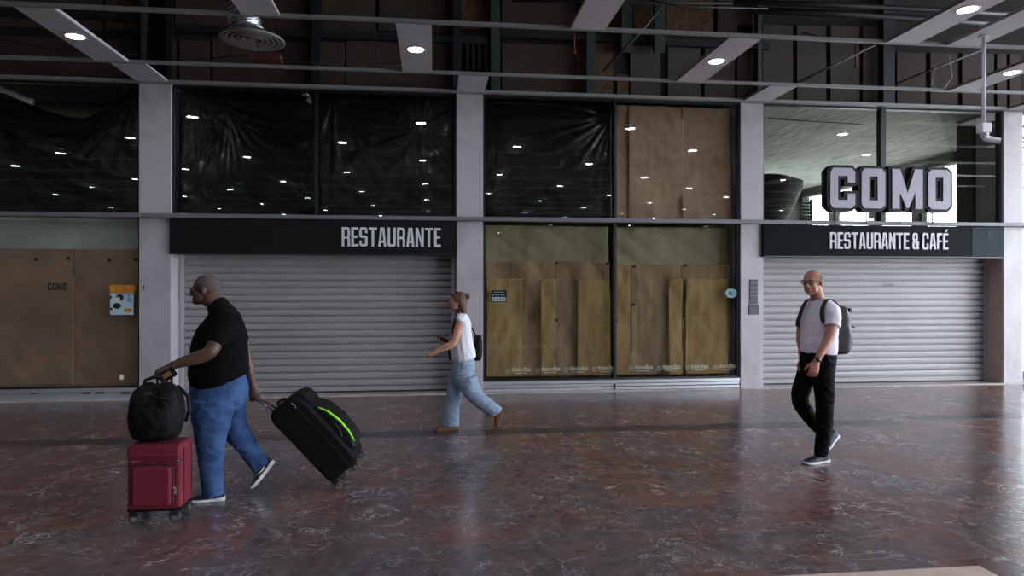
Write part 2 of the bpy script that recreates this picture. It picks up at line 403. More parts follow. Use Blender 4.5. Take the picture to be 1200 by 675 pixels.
# ---------------------------------------------------------------- shell
def struct(mb, name, m, **k):
    return tag(mb.build(name, m, **k), kind='structure')
struct(MB().box(XA, 34, -50, 10.44, -.3, 0), 'floor', 'floor')
struct(MB().box(XA, 30, 10.44, 22.4, -.3, -.004), 'floor', 'pale_stone')
struct(MB().box(XA, 16.5, -46, 10.6, 7.2, 7.5), 'ceiling', 'slab')
struct(MB().box(XA, XA+.3, -46, 22.4, 0, 7.2), 'wall_left', 'darkwall')
struct(MB().box(XA, 16.5, -46.3, -46, 0, 7.2), 'wall_back', 'darkwall')
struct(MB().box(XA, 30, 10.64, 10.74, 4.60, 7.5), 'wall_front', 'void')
bz = W(508, 507, 7.7)
struct(MB().box(XA, 5.6, 7.55, 7.83, -.01, .0015), 'trim_1', 'band')
struct(MB().box(5.9, 10.2, 7.75, 8.0, -.01, .0015), 'trim_2', 'band')
struct(MB().box(16.5, 16.8, -46, -14, 0, 7.2).box(16.5, 16.8, -14, -3.0, 4.2, 7.2).box(16.5, 16.8, -3.0, 3.0, 3.5, 7.2), 'wall_side', 'darkwall')  # unseen side wall, openings sized to shape the daylight and glass reflections
# pale threshold along the whole front
struct(MB().box(XA, XB, 10.34, 10.46, -.01, .012), 'trim_3', 'pale_stone', bevel=.004)
# pale stone inlay at lower right of the view
pr = G(1147, 664); pl = G(960, 674)
struct(MB().box(pr.x-1.9, pr.x, pr.y-1.6, pr.y, -.02, .006), 'trim_4', 'inlay')

# interiors behind the glass
struct(MB().box(XA+.3, 5.02, 12.6, 12.75, 0, 4.9), 'wall_inner_left', 'roomwall')
struct(MB().box(XA+.3, 5.02, 10.74, 12.75, 4.75, 4.9), 'ceiling', 'darkwall')
struct(MB().box(5.02, 5.2, 10.74, 22.2, 0, 4.9), 'wall_partition', 'roomwall')
struct(MB().box(5.02, 12.9, 10.74, 22.4, 4.86, 5.1), 'ceiling', 'concrete')
# right side wall with tall windows (open to daylight)
XR = 12.5
mb = MB().box(XR, XR+.25, 10.74, 22.4, 0, 1.0).box(XR, XR+.25, 10.74, 22.4, 4.6, 4.86)
for a, b in ((10.74, 13.0), (14.55, 14.8), (16.4, 16.65), (18.2, 18.45), (20.2, 20.45), (22.0, 22.4)): mb.box(XR, XR+.25, a, b, 1.0, 4.6)
struct(mb, 'wall_right', 'roomwall')
mb = MB().box(5.2, XR, 22.1, 22.4, 0, 1.0).box(5.2, XR, 22.1, 22.4, 4.1, 4.86)
for a, b in ((5.2, 9.3), (9.9, 10.1), (10.75, 11.0), (11.9, 12.5)): mb.box(a, b, 22.1, 22.4, 1.0, 4.1)
struct(mb, 'wall_rear', 'roomwall')
k = 1
for (a, b) in ((13.0,14.55),(14.8,16.4),(16.65,18.2),(18.45,20.2),(20.45,22.0)):
    w = struct(MB().box(XR+.10, XR+.115, a, b, 1.0, 4.6), 'window_%d' % k, 'glass'); k += 1
    f = MB().box(XR+.06, XR+.16, a, a+.05, 1, 4.25).box(XR+.06, XR+.16, b-.05, b, 1, 4.25).box(XR+.06, XR+.16, a+.05, b-.05, 2.9, 2.96)
    f.build('window_frame', 'stud', w)
for (a, b) in ((9.3, 9.9), (10.1,10.75),(11.0,11.9)):
    w = struct(MB().box(a, b, 22.24, 22.255, 1.0, 4.1), 'window_%d' % k, 'glass'); k += 1
    MB().box(a, b, 22.2, 22.3, 2.8, 2.86).build('window_frame', 'stud', w)
# interior column with louvre to the left of the far windows
c = W(1141, 200, 12.2)
t = tag(MB().box(c.x-.2, c.x+.22, 12.0, 12.4, 0, 4.86).build('concrete_column', 'roomwall', bevel=.01), 'olive grey square column inside the room behind the right end of the upper glazing', 'column')
c = W(893, 240, 17.0)
mb = MB()
mb.lathe([(.62,0),(.62,3.4),(.7,3.5),(.95,4.05),(1.0,4.1),(1.0,4.3),(.6,4.45)], (c.x, 17.0, 0), (0,0,1), 36)
tag(mb.build('round_column', 'darkwall', smooth=True), 'dark round column with a wide capital inside the room behind the upper glazing', 'column')
lo = thing('louvre_panel', (W(945,240,18.5).x, 18.5, 0), 'grey slatted louvre panel beside the dark round column inside the room', 'louvre')
x0, x1 = W(936,240,18.5).x, W(951,240,18.5).x
MB().box(x0, x0+.04, 18.46, 18.54, 0, 4.1).box(x1-.04, x1, 18.46, 18.54, 0, 4.1).build('frame', 'blackframe', lo)
mb = MB()
for i in range(26): mb.obox(((x0+x1)/2, 18.5, 1.6+i*.095), ((x1-x0)/2-.04, 0, 0), (0, .03, .03), (0, -.006, .006))
mb.build('slats', 'stud', lo)
tag(MB().tube([W(-14,100,11.3), W(36,122,11.3)], .09, 16).build('white_duct', 'whiteplastic', smooth=True), 'white duct slanting down behind the upper window at the far left', 'duct')
# conduit with junction lamp on the room ceiling
a = W(900,168,12.5); 
mb = MB().tube([W(900,162,12.4).xyz*1, W(925,164,12.5), W(965,160,12.6), W(1010,152,12.7)], .012)
for v in mb.bm.verts: v.co.z = 4.83+(v.co.z % .02)
tag(mb.build('conduit', 'darkpipe'), 'thin conduit running along the concrete ceiling of the room behind the glass', 'pipe')

# ---------------------------------------------------------------- pillars
PX = [(163,200), (535,566), (868,894.5), (1176,1199)]
PL = ['marble clad pillar at far left, between the sheeted windows and the first shutter',
      'marble clad pillar behind the walking woman, right of the first shutter',
      'marble clad pillar carrying the small dark plaques, left of the second shutter',
      'marble clad pillar at the right edge, beyond the second shutter']
pe = []
for (a, b), l in zip(PX, PL):
    x0, x1 = XF(a, YP), XF(b, YP); pe.append((x0, x1))
    tag(MB().box(x0, x1, YP, 11.0, 0, ZT+.02).build('marble_pillar', 'marble', bevel=.004), l, 'pillar', 'marble pillars of the shop front')
# far left one beyond the frame keeps the front closed
pe0 = (pe[0][0]-4.6, pe[0][1]-4.6)
tag(MB().box(pe0[0], pe0[1], YP, 11.0, 0, ZT+.02).build('marble_pillar', 'marble', bevel=.004), 'marble clad pillar outside the left edge of the view', 'pillar', 'marble pillars of the shop front')

# ---------------------------------------------------------------- windows: frame + panes
ZM0, ZM1 = 2.625, 2.69
wn = [k]
def window(x0, x1, z0, z1, mull, sill=False):
    w = MB()
    fr = .035
    w.box(x0, x0+fr, Y0-.03, Y0+.05, z0, z1).box(x1-fr, x1, Y0-.03, Y0+.05, z0, z1)
    w.box(x0+fr, x1-fr, Y0-.03, Y0+.05, z0, z0+.025).box(x0+fr, x1-fr, Y0-.03, Y0+.05, z1-.025, z1)
    ms = [XF(m, Y0) if m > -900 else 0 for m in mull]
    for m in ms: w.box(m-.02, m+.02, Y0-.035, Y0+.05, z0+.025, z1-.025)
    o = struct(w, 'window_%d' % wn[0], 'blackframe'); wn[0] += 1
    ed = [x0+fr]+sum([[m-.02, m+.02] for m in ms], [])+[x1-fr]
    for i in range(0, len(ed), 2):
        MB().box(ed[i], ed[i+1], Y0, Y0+.008, z0+.025, z1-.025).build('glass_pane', 'glass', o)
    return o
xL = pe0[1]
window(xL, pe[0][0], ZM1-.03, ZT, []); window(xL, pe[0][0], .17, ZM0+.03, [])
window(pe[0][1], pe[1][0], ZM1-.03, ZT, [371])
window(pe[1][1], pe[2][0], ZM1-.03, ZT, [720.5]); window(pe[1][1], pe[2][0], .17, ZM0+.03, [720.5])
window(pe[2][1], pe[3][0], ZM1-.03, ZT, [])
mm = XF(1032.5, Y0)
tag(MB().box(mm-.045, mm+.045, Y0-.06, Y0+.05, ZM1, ZT).build('trim_5', 'blackframe'), kind='structure')
window(pe[3][1], XB, ZM1-.03, ZT, []); window(pe[3][1], XB, .17, ZM0+.03, [])
struct(MB().box(pe[3][1], XB, 10.9, 11.0, 0, 4.6), 'wall_inner_right', 'roomwall')
# sills below the low windows
for i, (a, b, l) in enumerate(((xL, pe[0][0], 'left'), (pe[1][1], pe[2][0], 'middle'))):
    t = thing('window_sill', ((a+b)/2, 10.44, 0), 'aluminium sill rail under the papered windows at far left' if i == 0 else 'aluminium sill rail under the papered windows between the shutters', 'sill')
    MB().box(a, b, 10.43, 10.62, .118, .168).build('sill_cap', 'alu', t, bevel=.004)
    if i == 0:
        MB().box(a, b, 10.45, 10.62, .012, .112).build('sill_face', 'alu', t)
    else:
        for z in (.068, .014): MB().box(a, b, 10.44, 10.62, z, z+.044).build('sill_face', 'alu', t, bevel=.003)
        m = XF(720.5, 10.43)
        MB().box(m-.012, m+.012, 10.425, 10.44, .02, .11).build('joint_cover', 'blackframe', t)
# rails across the whole front
def rail(y, z, h, d, name, label, m='rail', x0=XA+.3, x1=XB):
    mb = MB().box(x0, x1, y-d/2, y+d/2, z, z+h)
    return tag(mb.build(name, m, bevel=.006), label, 'rail', 'long horizontal rails')
rail(10.38, ZT-.005, .05, .09, 'facade_rail', 'grey rail running along the top of the glazing')
rail(10.36, ZM0, .062, .10, 'facade_rail', 'grey rail running across the front at sign height, above both sign boards', m='rail_dark')
rail(9.5, 4.575, .045, .05, 'ceiling_rail', 'grey ceiling rail next to the glazing')
rail(7.68, 4.575, .045, .05, 'ceiling_rail', 'grey ceiling rail nearest the viewer, crossing the very top of the view')
for i in range(16):
    rail(5.85-1.83*i, 4.575, .045, .05, 'ceiling_rail', 'grey ceiling rail over the viewer, seen only in reflection')

# ---------------------------------------------------------------- sheets behind the glass
def nz(x, y, z=0.0): return noise.noise(Vector((x, y, z)))
def sheet(name, label, x0, x1, z0, z1, y, m, fn, nx=70, nzv=50, ztop=None, group=None, cat='paper sheet', zbot=None, xr=None):
    mb = MB(); bm = mb.bm; g = []
    for j in range(nzv+1):
        row = []
        for i in range(nx+1):
            s = i/nx; t = j/nzv; x = x0+(x1-x0)*s
            zt = ztop(s) if ztop else z1
            zb = zbot(s) if zbot else z0
            z = zb+(zt-zb)*t
            if xr: x += xr(s, t)
            row.append(bm.verts.new((x, y+fn(x, z, s, t), z)))
        g.append(row)
    for j in range(nzv):
        for i in range(nx): bm.faces.new((g[j][i], g[j][i+1], g[j+1][i+1], g[j+1][i]))
    me = bpy.data.meshes.new(name); bmesh.ops.recalc_face_normals(bm, faces=bm.faces); bm.to_mesh(me); bm.free()
    o = finish(me, name, m, None, True)
    so = o.modifiers.new('thickness', 'SOLIDIFY'); so.thickness = .003; so.offset = 0
    return tag(o, label, cat, group)
def crumple(seed, pins, amp=.035):
    def f(x, z, s, t):
        v = 0
        for (ps, pt, st) in pins:    # radial folds fanning from a pinned point
            dx = s-ps; dz = (t-pt)*.75; r = math.hypot(dx, dz)+.03; a = math.atan2(dz, dx)
            v += st*(1-abs(nz(a*5+seed, r*.8, seed)))*math.exp(-r*2.2)*min(1, r*6)
        v += .5*nz(x*1.1+seed, z*.9, 1)+.25*nz(x*3+z*2, z*3-x+seed, 2)+.12*nz(x*8+seed, z*7, 3)
        return amp*v+.05
    return f
def soft(seed, amp=.02, fx=1.6, fz=.5, sl=.4):
    amp = amp*1.5
    def f(x, z, s, t):
        v = nz((x+z*sl)*fx+seed, z*fz, 1)+.45*nz((x-z*sl)*fx*2.3+seed, z*fz*1.6, 2)+.18*nz(x*9+seed, z*4, 3)
        # horizontal fold creases of the unrolled paper
        v += .55*(1-abs(nz((x+z*sl*1.4)*2.1+seed*3, z*.55, 5))*3.2)*(.4+.6*abs(nz(x*.9, z*.8+seed, 6))) - .3
        v += .12*max(0, 1-abs(((z+seed) % .72)-.36)*40)
        return amp*v+.05
    return f
YS = 10.56
bf = 'black plastic sheets behind the upper glazing'
kx = XF(160, Y0)
def sag(s):
    x = xL+.05+(kx-xL-.05)*s
    P = [(-9.5, 4.3)]+[(XF(a, YS), W(a, b, YS).z) for a, b in ((0,107),(40,124),(75,135),(95,137),(115,128),(140,112),(152,103),(160,101))]
    for (a, b), (c, d) in zip(P, P[1:]):
        if a <= x <= c: return b+(d-b)*(x-a)/(c-a)
    return P[-1][1]
sheet('black_plastic_sheet', 'black plastic sheet with a sagging top edge behind the upper window at far left', xL+.05, kx, ZM1, ZT, YS, 'blackfilm',
      crumple(3.1, [(.98,.97,1.2),(.0,.8,1.0)], .05), 120, 70, ztop=sag, group=bf, cat='plastic sheet')
x0, x1 = pe[0][1]+.04, XF(370, Y0)
sheet('black_plastic_sheet', 'black plastic sheet behind the upper glass above the blank end of the first sign', x0, x1, ZM1, ZT-.05, YS, 'blackfilm', crumple(9.7, [(.12,1.0,1.5),(.35,.85,.9)], .055), 110, 80, group=bf, cat='plastic sheet')
sheet('black_plastic_sheet', 'black plastic sheet behind the upper glass directly above the word on the first sign', x1+.03, pe[1][0]-.04, ZM1, ZT-.04, YS, 'blackfilm', crumple(21.3, [(.1,.95,1.4),(.75,.75,1.1)], .05), 110, 80, group=bf, cat='plastic sheet')
xm = XF(720.5, Y0)
sheet('black_plastic_sheet', 'black plastic sheet behind the upper glass right of the woman\'s pillar, beside the brown paper', pe[1][1]+.05, xm-.02, ZM1, ZT-.06, YS, 'blackfilm', crumple(33.9, [(1.0,.9,1.3),(.05,.15,1.0)], .05), 110, 80, group=bf, cat='plastic sheet')
xk = [xm+.03, XF(738.5, Y0), XF(802, Y0), XF(862, Y0)]
gl = 'brown papers behind the upper glass'
for i, l in enumerate(('narrow strip of brown paper behind the upper glass, next to the black plastic', 'wide brown paper sheet behind the upper glass, middle of the three', 'wide crumpled brown paper sheet behind the upper glass, next to the plaque pillar')):
    sheet('paper_sheet', l, xk[i], xk[i+1]+(.02 if i < 2 else -.02), ZM1, ZT-.05, YS+(.0 if i % 2 else .03), 'kraft_b', soft(4+i*7, .03, 1.5, 1.2, .8), 50, 60, group=gl)
# low window, far left: pale film above, brown papers below
sheet('film_sheet', 'pale green film hanging behind the top of the low window at far left', xL+.05, kx, 2.1, ZM0, YS+.06, 'palegreen', soft(2, .015), 60, 20, cat='plastic sheet')
xa = XF(82, Y0)
gk = 'brown papers behind the low window at far left'
sheet('paper_sheet', 'brown paper covering the left half of the low window at far left', xL+.05, xa+.01, .19, 2.18, YS, 'kraft_b', soft(5, .022, 1.0, .6, .6), 70, 50, group=gk)
sheet('paper_sheet', 'brown paper covering the right half of the low window at far left, behind the poster', xa, kx, .19, 2.18, YS+.012, 'kraft_b', soft(8, .022, 1.0, .6, .6), 60, 50, group=gk)
# low windows between the shutters
zb = .2
for (pa, pb, side) in ((570, 718, 'left'), (723, 862, 'right')):
    sheet('backing_sheet', 'olive translucent sheet filling the %s low window between the shutters, behind its brown papers' % side, XF(pa, Y0), XF(pb, Y0), zb, ZM0-.03, YS+.17, 'olive', soft(12+pa, .03, 1.0, .8, .9), 70, 60, group='olive backing sheets', cat='plastic sheet')
def zz(p, py): return ZF(p, py, YS)
for i, (pa, pb, top, m, l) in enumerate((
    (570, 653, 306, 'kraft_g', 'grey brown paper sheet behind the black notice, left of the torn seam'),
    (653, 718, 306, 'kraft_g', 'grey brown paper sheet in the left low window, between the torn seam and the mullion'),
    (724, 743, 309, 'kraft_y', 'narrow yellowish paper strip right beside the mullion of the low windows'),
    (743, 803, 310, 'kraft_g', 'grey brown paper sheet in the middle of the right low window'),
    (803, 862, 310, 'kraft_g', 'brown paper sheet in the right low window beside the blue round sticker'))):
    sheet('paper_sheet', l, XF(pa, Y0)+.01, XF(pb, Y0)-.005, zb+.01, zz(pa, top), YS+.085+(i % 2)*.008, m, soft(40+i*5, .034, 2.4, .6, .45), 60, 70, group='brown papers behind the low windows between the shutters')
for i, (pa, pb, py, l) in enumerate(((570, 612.5, 327, 'yellow kraft paper sheet under and around the black notice'), (634.5, 652.5, 327, 'narrow yellow kraft strip just left of the torn seam'), (678, 717, 327, 'yellow kraft paper sheet left of the mullion in the low window'), (786, 802, 327, 'narrow yellow kraft strip in the right low window'), (806, 856, 327, 'yellow kraft sheet below the blue round sticker'))):
    sheet('paper_sheet', l, XF(pa, Y0)+.01, XF(pb, Y0), zb+.02, zz(pa, py), YS+.0, 'kraft_y', soft(70+i*3, .030, 2.4, .5, .45), 50, 70, group='yellow kraft papers behind the low windows between the shutters')
# little tape pieces on the paper seams
for i, (px, py) in enumerate(((652, 375), (742, 357), (801, 371), (652, 308), (743, 312), (803, 311), (712, 309), (128, 305), (159, 304), (722, 376), (42, 304), (80, 303))):
    p = W(px, py, Y0+.03)
    tag(MB().obox(p, (.024, 0, .004), (0, .002, 0), (-.004, 0, .02)).build('tape_piece', 'tape'), 'small dark tape piece holding the paper edges behind the glass', 'tape', 'tape pieces on the papers')
for i, px in enumerate((40, 101, 117, 147)):
    p = W(px, 460.5, 10.45)
    tag(MB().obox(p, (.06, 0, 0), (0, .012, 0), (0, 0, .012)).build('sill_clip', 'tape', bevel=.004), 'black clip on the sill under the low window at far left', 'clip', 'black clips on the sill')

# ---------------------------------------------------------------- printed marks on paper / glass
def flat_text(name, txt, p, size, m, parent=None, sx=1.0, bold=0.0, depth=.002):
    return text_mb(txt, size, depth, p, (1,0,0), (0,0,1), (0,-1,0), sx, bold=bold).build(name, m, parent)
M['print_white'] = mat('white_print', (236,232,224), .6)
M['print_dark'] = mat('dark_print', (34,28,24), .6)
for i, px in enumerate((606, 641, 674, 707, 750, 783, 816, 849)):
    p = W(px-13, 437-(px-606)*.018, Y0+.014)
    t = thing('shop_transfer', p, 'white transfer lettering low on the papered glass, %s from the left' % ('first','second','third','fourth','fifth','sixth','seventh','eighth')[i], 'lettering', 'white transfers low on the window')
    mb = MB(); pts = [p+Vector((.035+.032*math.cos(a), 0, .03+.032*math.sin(a))) for a in [k*2*PI/20 for k in range(20)]]
    mb.tube(pts, .004, 5, closed=True); mb.tube([p+Vector((.02,0,.03)), p+Vector((.035,0,.045)), p+Vector((.05,0,.03)), p+Vector((.035,0,.012))], .004, 5)
    mb.build('emblem', 'print_white', t)
    flat_text('word', 'tiendas', p+Vector((.09, 0, .02)), .105, 'print_white', t, bold=.002)
    MB().box(p.x+.13, p.x+.33, p.y-.001, p.y+.001, p.z-.012, p.z-.002).build('small_line', 'print_white', t)
p = W(56, 340, Y0-.012)
sp, wd = word_splines('COMO', .1, gap=.12, w=.5, s=.16)
t = thing('faded_lettering', p, 'dark faded lettering on the brown papered window at far left', 'lettering')
for ch, g in sp: curve_mesh(g, .003, p, (1,0,0), (0,0,1), (0,-1,0)).build('letter', 'print_dark', t)
# poster
p0 = W(129, 369, Y0-.01); p1 = W(156.5, 334, Y0-.01)
M['poster_blue'] = mat('poster_pale_blue', (176,206,214), .5, var=.06, vscale=6)
M['poster_orange'] = mat('poster_orange', (196,128,44), .5, var=.25, vscale=9)
M['poster_black'] = mat('poster_black', (24,22,26), .5)
M['poster_skin'] = mat('poster_beige', (216,206,200), .5)
t = thing('poster', p0, 'pale blue poster with an orange top band on the papered window at far left', 'poster')
H = p1.z-p0.z; Wd = p1.x-p0.x
MB().box(p0.x, p1.x, Y0-.012, Y0-.006, p0.z, p0.z+H*.72).build('picture', 'poster_blue', t)
MB().box(p0.x-.0, p1.x+.02, Y0-.013, Y0-.006, p0.z+H*.74, p1.z).build('heading_band', 'poster_orange', t)
def disc(mb, cx, cz, rx, rz, y): mb.loft([[Vector((cx+rx*math.cos(a), yy, cz+rz*math.sin(a))) for a in [k*2*PI/20 for k in range(20)]] for yy in (y-.0015, y+.0015)])
mb = MB(); disc(mb, p0.x+Wd*.42, p0.z+H*.58, Wd*.16, H*.12, Y0-.0135); disc(mb, p0.x+Wd*.3, p0.z+H*.30, Wd*.17, H*.10, Y0-.0135); disc(mb, p0.x+Wd*.05, p0.z+H*.56, Wd*.04, H*.09, Y0-.0135); disc(mb, p0.x+Wd*.06, p0.z+H*.2, Wd*.05, H*.04, Y0-.0135)
mb.build('dark_figures', 'poster_black', t)
mb = MB(); disc(mb, p0.x+Wd*.34, p0.z+H*.5, Wd*.1, H*.1, Y0-.0165); disc(mb, p0.x+Wd*.13, p0.z+H*.5, Wd*.08, H*.1, Y0-.0165); mb.build('faces', 'poster_skin', t)
mb = MB(); disc(mb, p0.x+Wd*.76, p0.z+H*.15, Wd*.18, H*.07, Y0-.0135); mb.build('orange_patch', 'poster_orange', t)
mb = MB()
for q in range(3): mb.box(p0.x+Wd*.74, p0.x+Wd*.9, Y0-.0135, Y0-.012, p0.z+H*(.62-.09*q), p0.z+H*(.66-.09*q))
mb.build('text_lines', mat('poster_teal', (70,130,150), .5), t)
# round white sticker
p = W(142.5, 442, Y0-.008); mb = MB(); disc(mb, p.x, p.z, .03, .04, Y0-.008)
tag(mb.build('round_sticker', 'print_white'), 'small round white sticker low on the papered window at far left', 'sticker')
# notice with icons
p0 = W(575.5, 354, Y0-.008); p1 = W(593.5, 340, Y0-.008)
t = thing('notice', p0, 'black notice with rows of pale symbols on the papered glass right of the woman\'s pillar', 'notice')
Wd = p1.x-p0.x; H = p1.z-p0.z
MB().box(p0.x, p1.x, Y0-.012, Y0-.004, p0.z, p1.z).build('panel', 'signblack', t)
MB().box(p0.x+Wd*.06, p1.x-Wd*.06, Y0-.0135, Y0-.012, p0.z+H*.08, p0.z+H*.42).build('pale_strip', mat('notice_pale', (176,196,196), .5), t)
mb = MB()
for q in range(5): mb.box(p0.x+Wd*(.1+.17*q), p0.x+Wd*(.19+.17*q), Y0-.0145, Y0-.0125, p0.z+H*.56, p0.z+H*.68)
mb.box(p0.x+Wd*.15, p0.x+Wd*.85, Y0-.0145, Y0-.0125, p0.z+H*.82, p0.z+H*.86)
mb.build('symbols', mat('notice_pale', (150,170,172), .5), t)
for q in range(4):
    mb = MB(); disc(mb, p0.x+Wd*(.2+.2*q), p0.z+H*.28, Wd*.05, H*.07, Y0-.015); mb.build('symbol', 'signblack', t)
# blue round sticker
p = W(857, 343.5, Y0-.008)
t = thing('round_sticker', p, 'pale blue round sticker on the glass beside the plaque pillar', 'sticker')
mb = MB(); disc(mb, p.x, p.z, .10, .075, Y0-.008); mb.build('disc', mat('sticker_blue', (128,170,184), .5), t)
mb = MB(); disc(mb, p.x-.02, p.z+.005, .03, .018, Y0-.011); mb.box(p.x-.05, p.x+.05, Y0-.0115, Y0-.01, p.z-.03, p.z-.022); mb.build('emblem', mat('sticker_dark', (50,84,110), .5), t)
# plaques on the pillar
M['plaque'] = mat('dark_blue_plaque', (22,22,34), .4); M['plaque_text'] = mat('plaque_engraving', (104,102,116), .5)
pt = W(883, 328, YP); t = thing('plaque_stack', (pt.x, YP, W(883,368,YP).z), 'column of small dark plaques with one larger plaque below, fixed to the marble pillar', 'plaque')
za, zb2 = W(883,327.5,YP).z, W(883,357,YP).z
for q in range(6):
    z1 = za-(za-zb2)*q/6; z0 = za-(za-zb2)*(q+1)/6+.008
    pl = MB().box(pt.x-.065, pt.x+.065, YP-.014, YP+.002, z0, z1).build('plaque', 'plaque', t, bevel=.002)
    MB().box(pt.x-.04, pt.x+.04, YP-.0155, YP-.013, (z0+z1)/2-.004, (z0+z1)/2+.003).build('engraved_line', 'plaque_text', pl)
z1 = zb2-.004; z0 = W(883,368.5,YP).z
pl = MB().box(pt.x-.085, pt.x+.085, YP-.018, YP+.002, z0, z1).build('plaque', 'plaque', t, bevel=.002)
mb = MB()
for q in range(3): mb.box(pt.x-.06, pt.x+.06, YP-.0195, YP-.017, z0+.03+q*.035, z0+.036+q*.035)
mb.build('engraved_line', 'plaque_text', pl)
# tiny mark on the first pillar
p = W(168, 337, YP); tag(MB().box(p.x-.012, p.x+.012, YP-.006, YP+.002, p.z-.035, p.z+.035).build('pillar_tag', 'stud', bevel=.003), 'tiny grey tag stuck on the far left marble pillar', 'tag')

# ---------------------------------------------------------------- roller shutters
def shutter(x0, x1, label, y=10.76, top=2.2):
    t = thing('roller_shutter', ((x0+x1)/2, y, 0), label, 'shutter', 'closed roller shutters')
    g = .06; pitch = .1085; n = int(math.ceil((top-.09)/pitch))
    prof = []
    for i in range(n):
        z = .09+i*pitch
        for dz, dy in ((0, .040), (.019, .040), (.020, .003), (.022, -.003), (.045, -.006), (.075, -.006), (.1025, -.001)): prof.append((z+dz, dy))
    prof.append((.09+n*pitch, .040))
    mb = MB(); bm = mb.bm
    def face(xa, ca):
        fr = [bm.verts.new((xa, y+d, z)) for z, d in prof]; bk = [bm.verts.new((xa, y+.055, z)) for z, d in (prof[0], prof[-1])]
        return fr, bk
    A, Ab = face(x0+g*.5, 0); B, Bb = face(x1-g*.5, 0)
    for i in range(len(A)-1): bm.faces.new((A[i], A[i+1], B[i+1], B[i]))
    bm.faces.new((Ab[0], Bb[0], Bb[1], Ab[1])); bm.faces.new((A[0], B[0], Bb[0], Ab[0])); bm.faces.new((A[-1], Ab[1], Bb[1], B[-1]))
    bm.faces.new(A+list(reversed(Ab))); bm.faces.new(list(reversed(B))+Bb)
    mb.build('curtain', 'shutter', t)
    b = MB().box(x0+g*.5, x1-g*.5, y-.012, y+.03, .022, .088).build('bottom_bar', 'shutter', t, bevel=.003)
    MB().box(x0+g*.5, x1-g*.5, y-.004, y+.024, 0, .022).build('rubber_seal', 'shutterdark', b)
    for xa, xb in ((x0, x0+g), (x1-g, x1)): MB().box(xa, xb, y-.02, y+.05, 0, top).build('guide_rail', 'alu', t, bevel=.003)
    return t
s1 = shutter(pe[0][1]+.01, pe[1][0]-.01, 'closed grey roller shutter behind the man in the black T-shirt, under the first sign')
s2 = shutter(pe[2][1]+.01, pe[3][0]-.01, 'closed pale roller shutter behind the man in the white T-shirt, under the second sign')
p = W(926,333,10.74)
flat_text('maker_mark', 'dopi', W(1035, 335, 10.747), .09, mat('faint_print', (150,148,150), .6), s2, sx=1.3)
# brown side lining in the right shutter opening
tag(MB().box(pe[3][0]-.012, pe[3][0]-.002, YP+.02, 10.74, 0, 2.12).build('jamb_lining', 'jamb'), 'brown grey lining board on the right side of the second shutter opening', 'lining board')
# ---------------------------------------------------------------- sign boards
YF = 10.35
def sign(px0, px1, name, label, m):
    x0, x1 = XF(px0, YF), XF(px1, YF)
    t = thing(name, ((x0+x1)/2, YF, 2.1), label, 'sign')
    MB().box(x0, x1, YF, YF+.27, 2.115, 2.618).build('panel', m, t, bevel=.004)
    MB().box(x0, x1, YF-.006, YF+.27, 2.10, 2.118).build('bottom_trim', 'blackframe', t)
    return t, x0, x1
def lettering(t, txt, pxa, pxb, pyt, pyb, m='lettergrey'):
    pa = W(pxa, pyb, YF-.012); pb = W(pxb, pyb, YF-.012)
    h = W(pxa, pyt, YF-.012).z-pa.z; pa.z = 2.365-h/2+.005
    sp, wd = word_splines(txt, h); k = (pb.x-pa.x)/wd
    for ch, g in sp: curve_mesh([[(x*k, y) for x, y in s] for s in g], .016, pa, (1,0,0), (0,0,1), (0,-1,0)).build('letter', m, t)
t, a, b = sign(198.5, 536, 'sign_board', 'black fascia sign reading RESTAURANTE over the first shutter', 'signblack')
lettering(t, 'RESTAURANTE', 400.5, 516.5, 268, 290.5)
t, a, b = sign(894.5, 1176.5, 'sign_board', 'charcoal fascia sign reading RESTAURANTE & CAFÉ over the second shutter', 'signgrey')
lettering(t, 'RESTAURANTE & CAFÉ', 972.5, 1111, 272, 291.5)
xe = XF(1139, YF)
MB().box(xe, b-.01, YF-.004, YF+.01, 2.125, 2.61).build('pale_end_panel', 'signgrey2', t)
p = W(1161, 275, YF-.01)
MB().box(p.x-.055, p.x+.055, YF-.009, YF, p.z-.045, p.z+.05).box(p.x-.1, p.x-.05, YF-.009, YF, p.z-.045, p.z-.03).build('black_opening', 'shutterdark', t)
# ---------------------------------------------------------------- COMO channel letters on the rail
YC = 10.12; DC = .16
t = thing('channel_letter_sign', W(1041, 249, YC), 'large dark edged block letters reading COMO above the second sign', 'sign')
zb_, zt_ = W(1040, 244.5, YC).z, W(1040, 198, YC).z; h = zt_-zb_
specs = [('C', 972.5, 1001.5), ('O', 1009, 1036.5), ('M', 1045, 1080.5), ('O', 1087, 1113)]
for ch, pa, pb in specs:
    xa, xb = XF(pa, YC), XF(pb, YC); w = (xb-xa)/h
    ww = w/1.28 if ch == 'M' else w
    gi, _ = glyph(ch, ww, .2, 0); go, _ = glyph(ch, ww, .2, .075)
    O = Vector((xa, YC, zb_))
    bk = curve_mesh([[(x*h, y*h) for x, y in s] for s in go], DC, O+Vector((0, DC/2, 0)), (1,0,0), (0,0,1), (0,-1,0)).build('letter', 'letterblack', t)
    curve_mesh([[(x*h, y*h) for x, y in s] for s in gi], .02, O+Vector((0, -.008, 0)), (1,0,0), (0,0,1), (0,-1,0)).build('letter_face', 'letterface', bk)
for px in (985, 1022, 1062, 1100):
    x = XF(px, YC); MB().box(x-.006, x+.006, YC+DC-.03, 10.31, ZM1-.045, ZM1-.033).box(x-.006, x+.006, YC+DC-.03, YC+DC-.015, ZM1-.033, zb_-.03).build('bracket', 'blackframe', t)
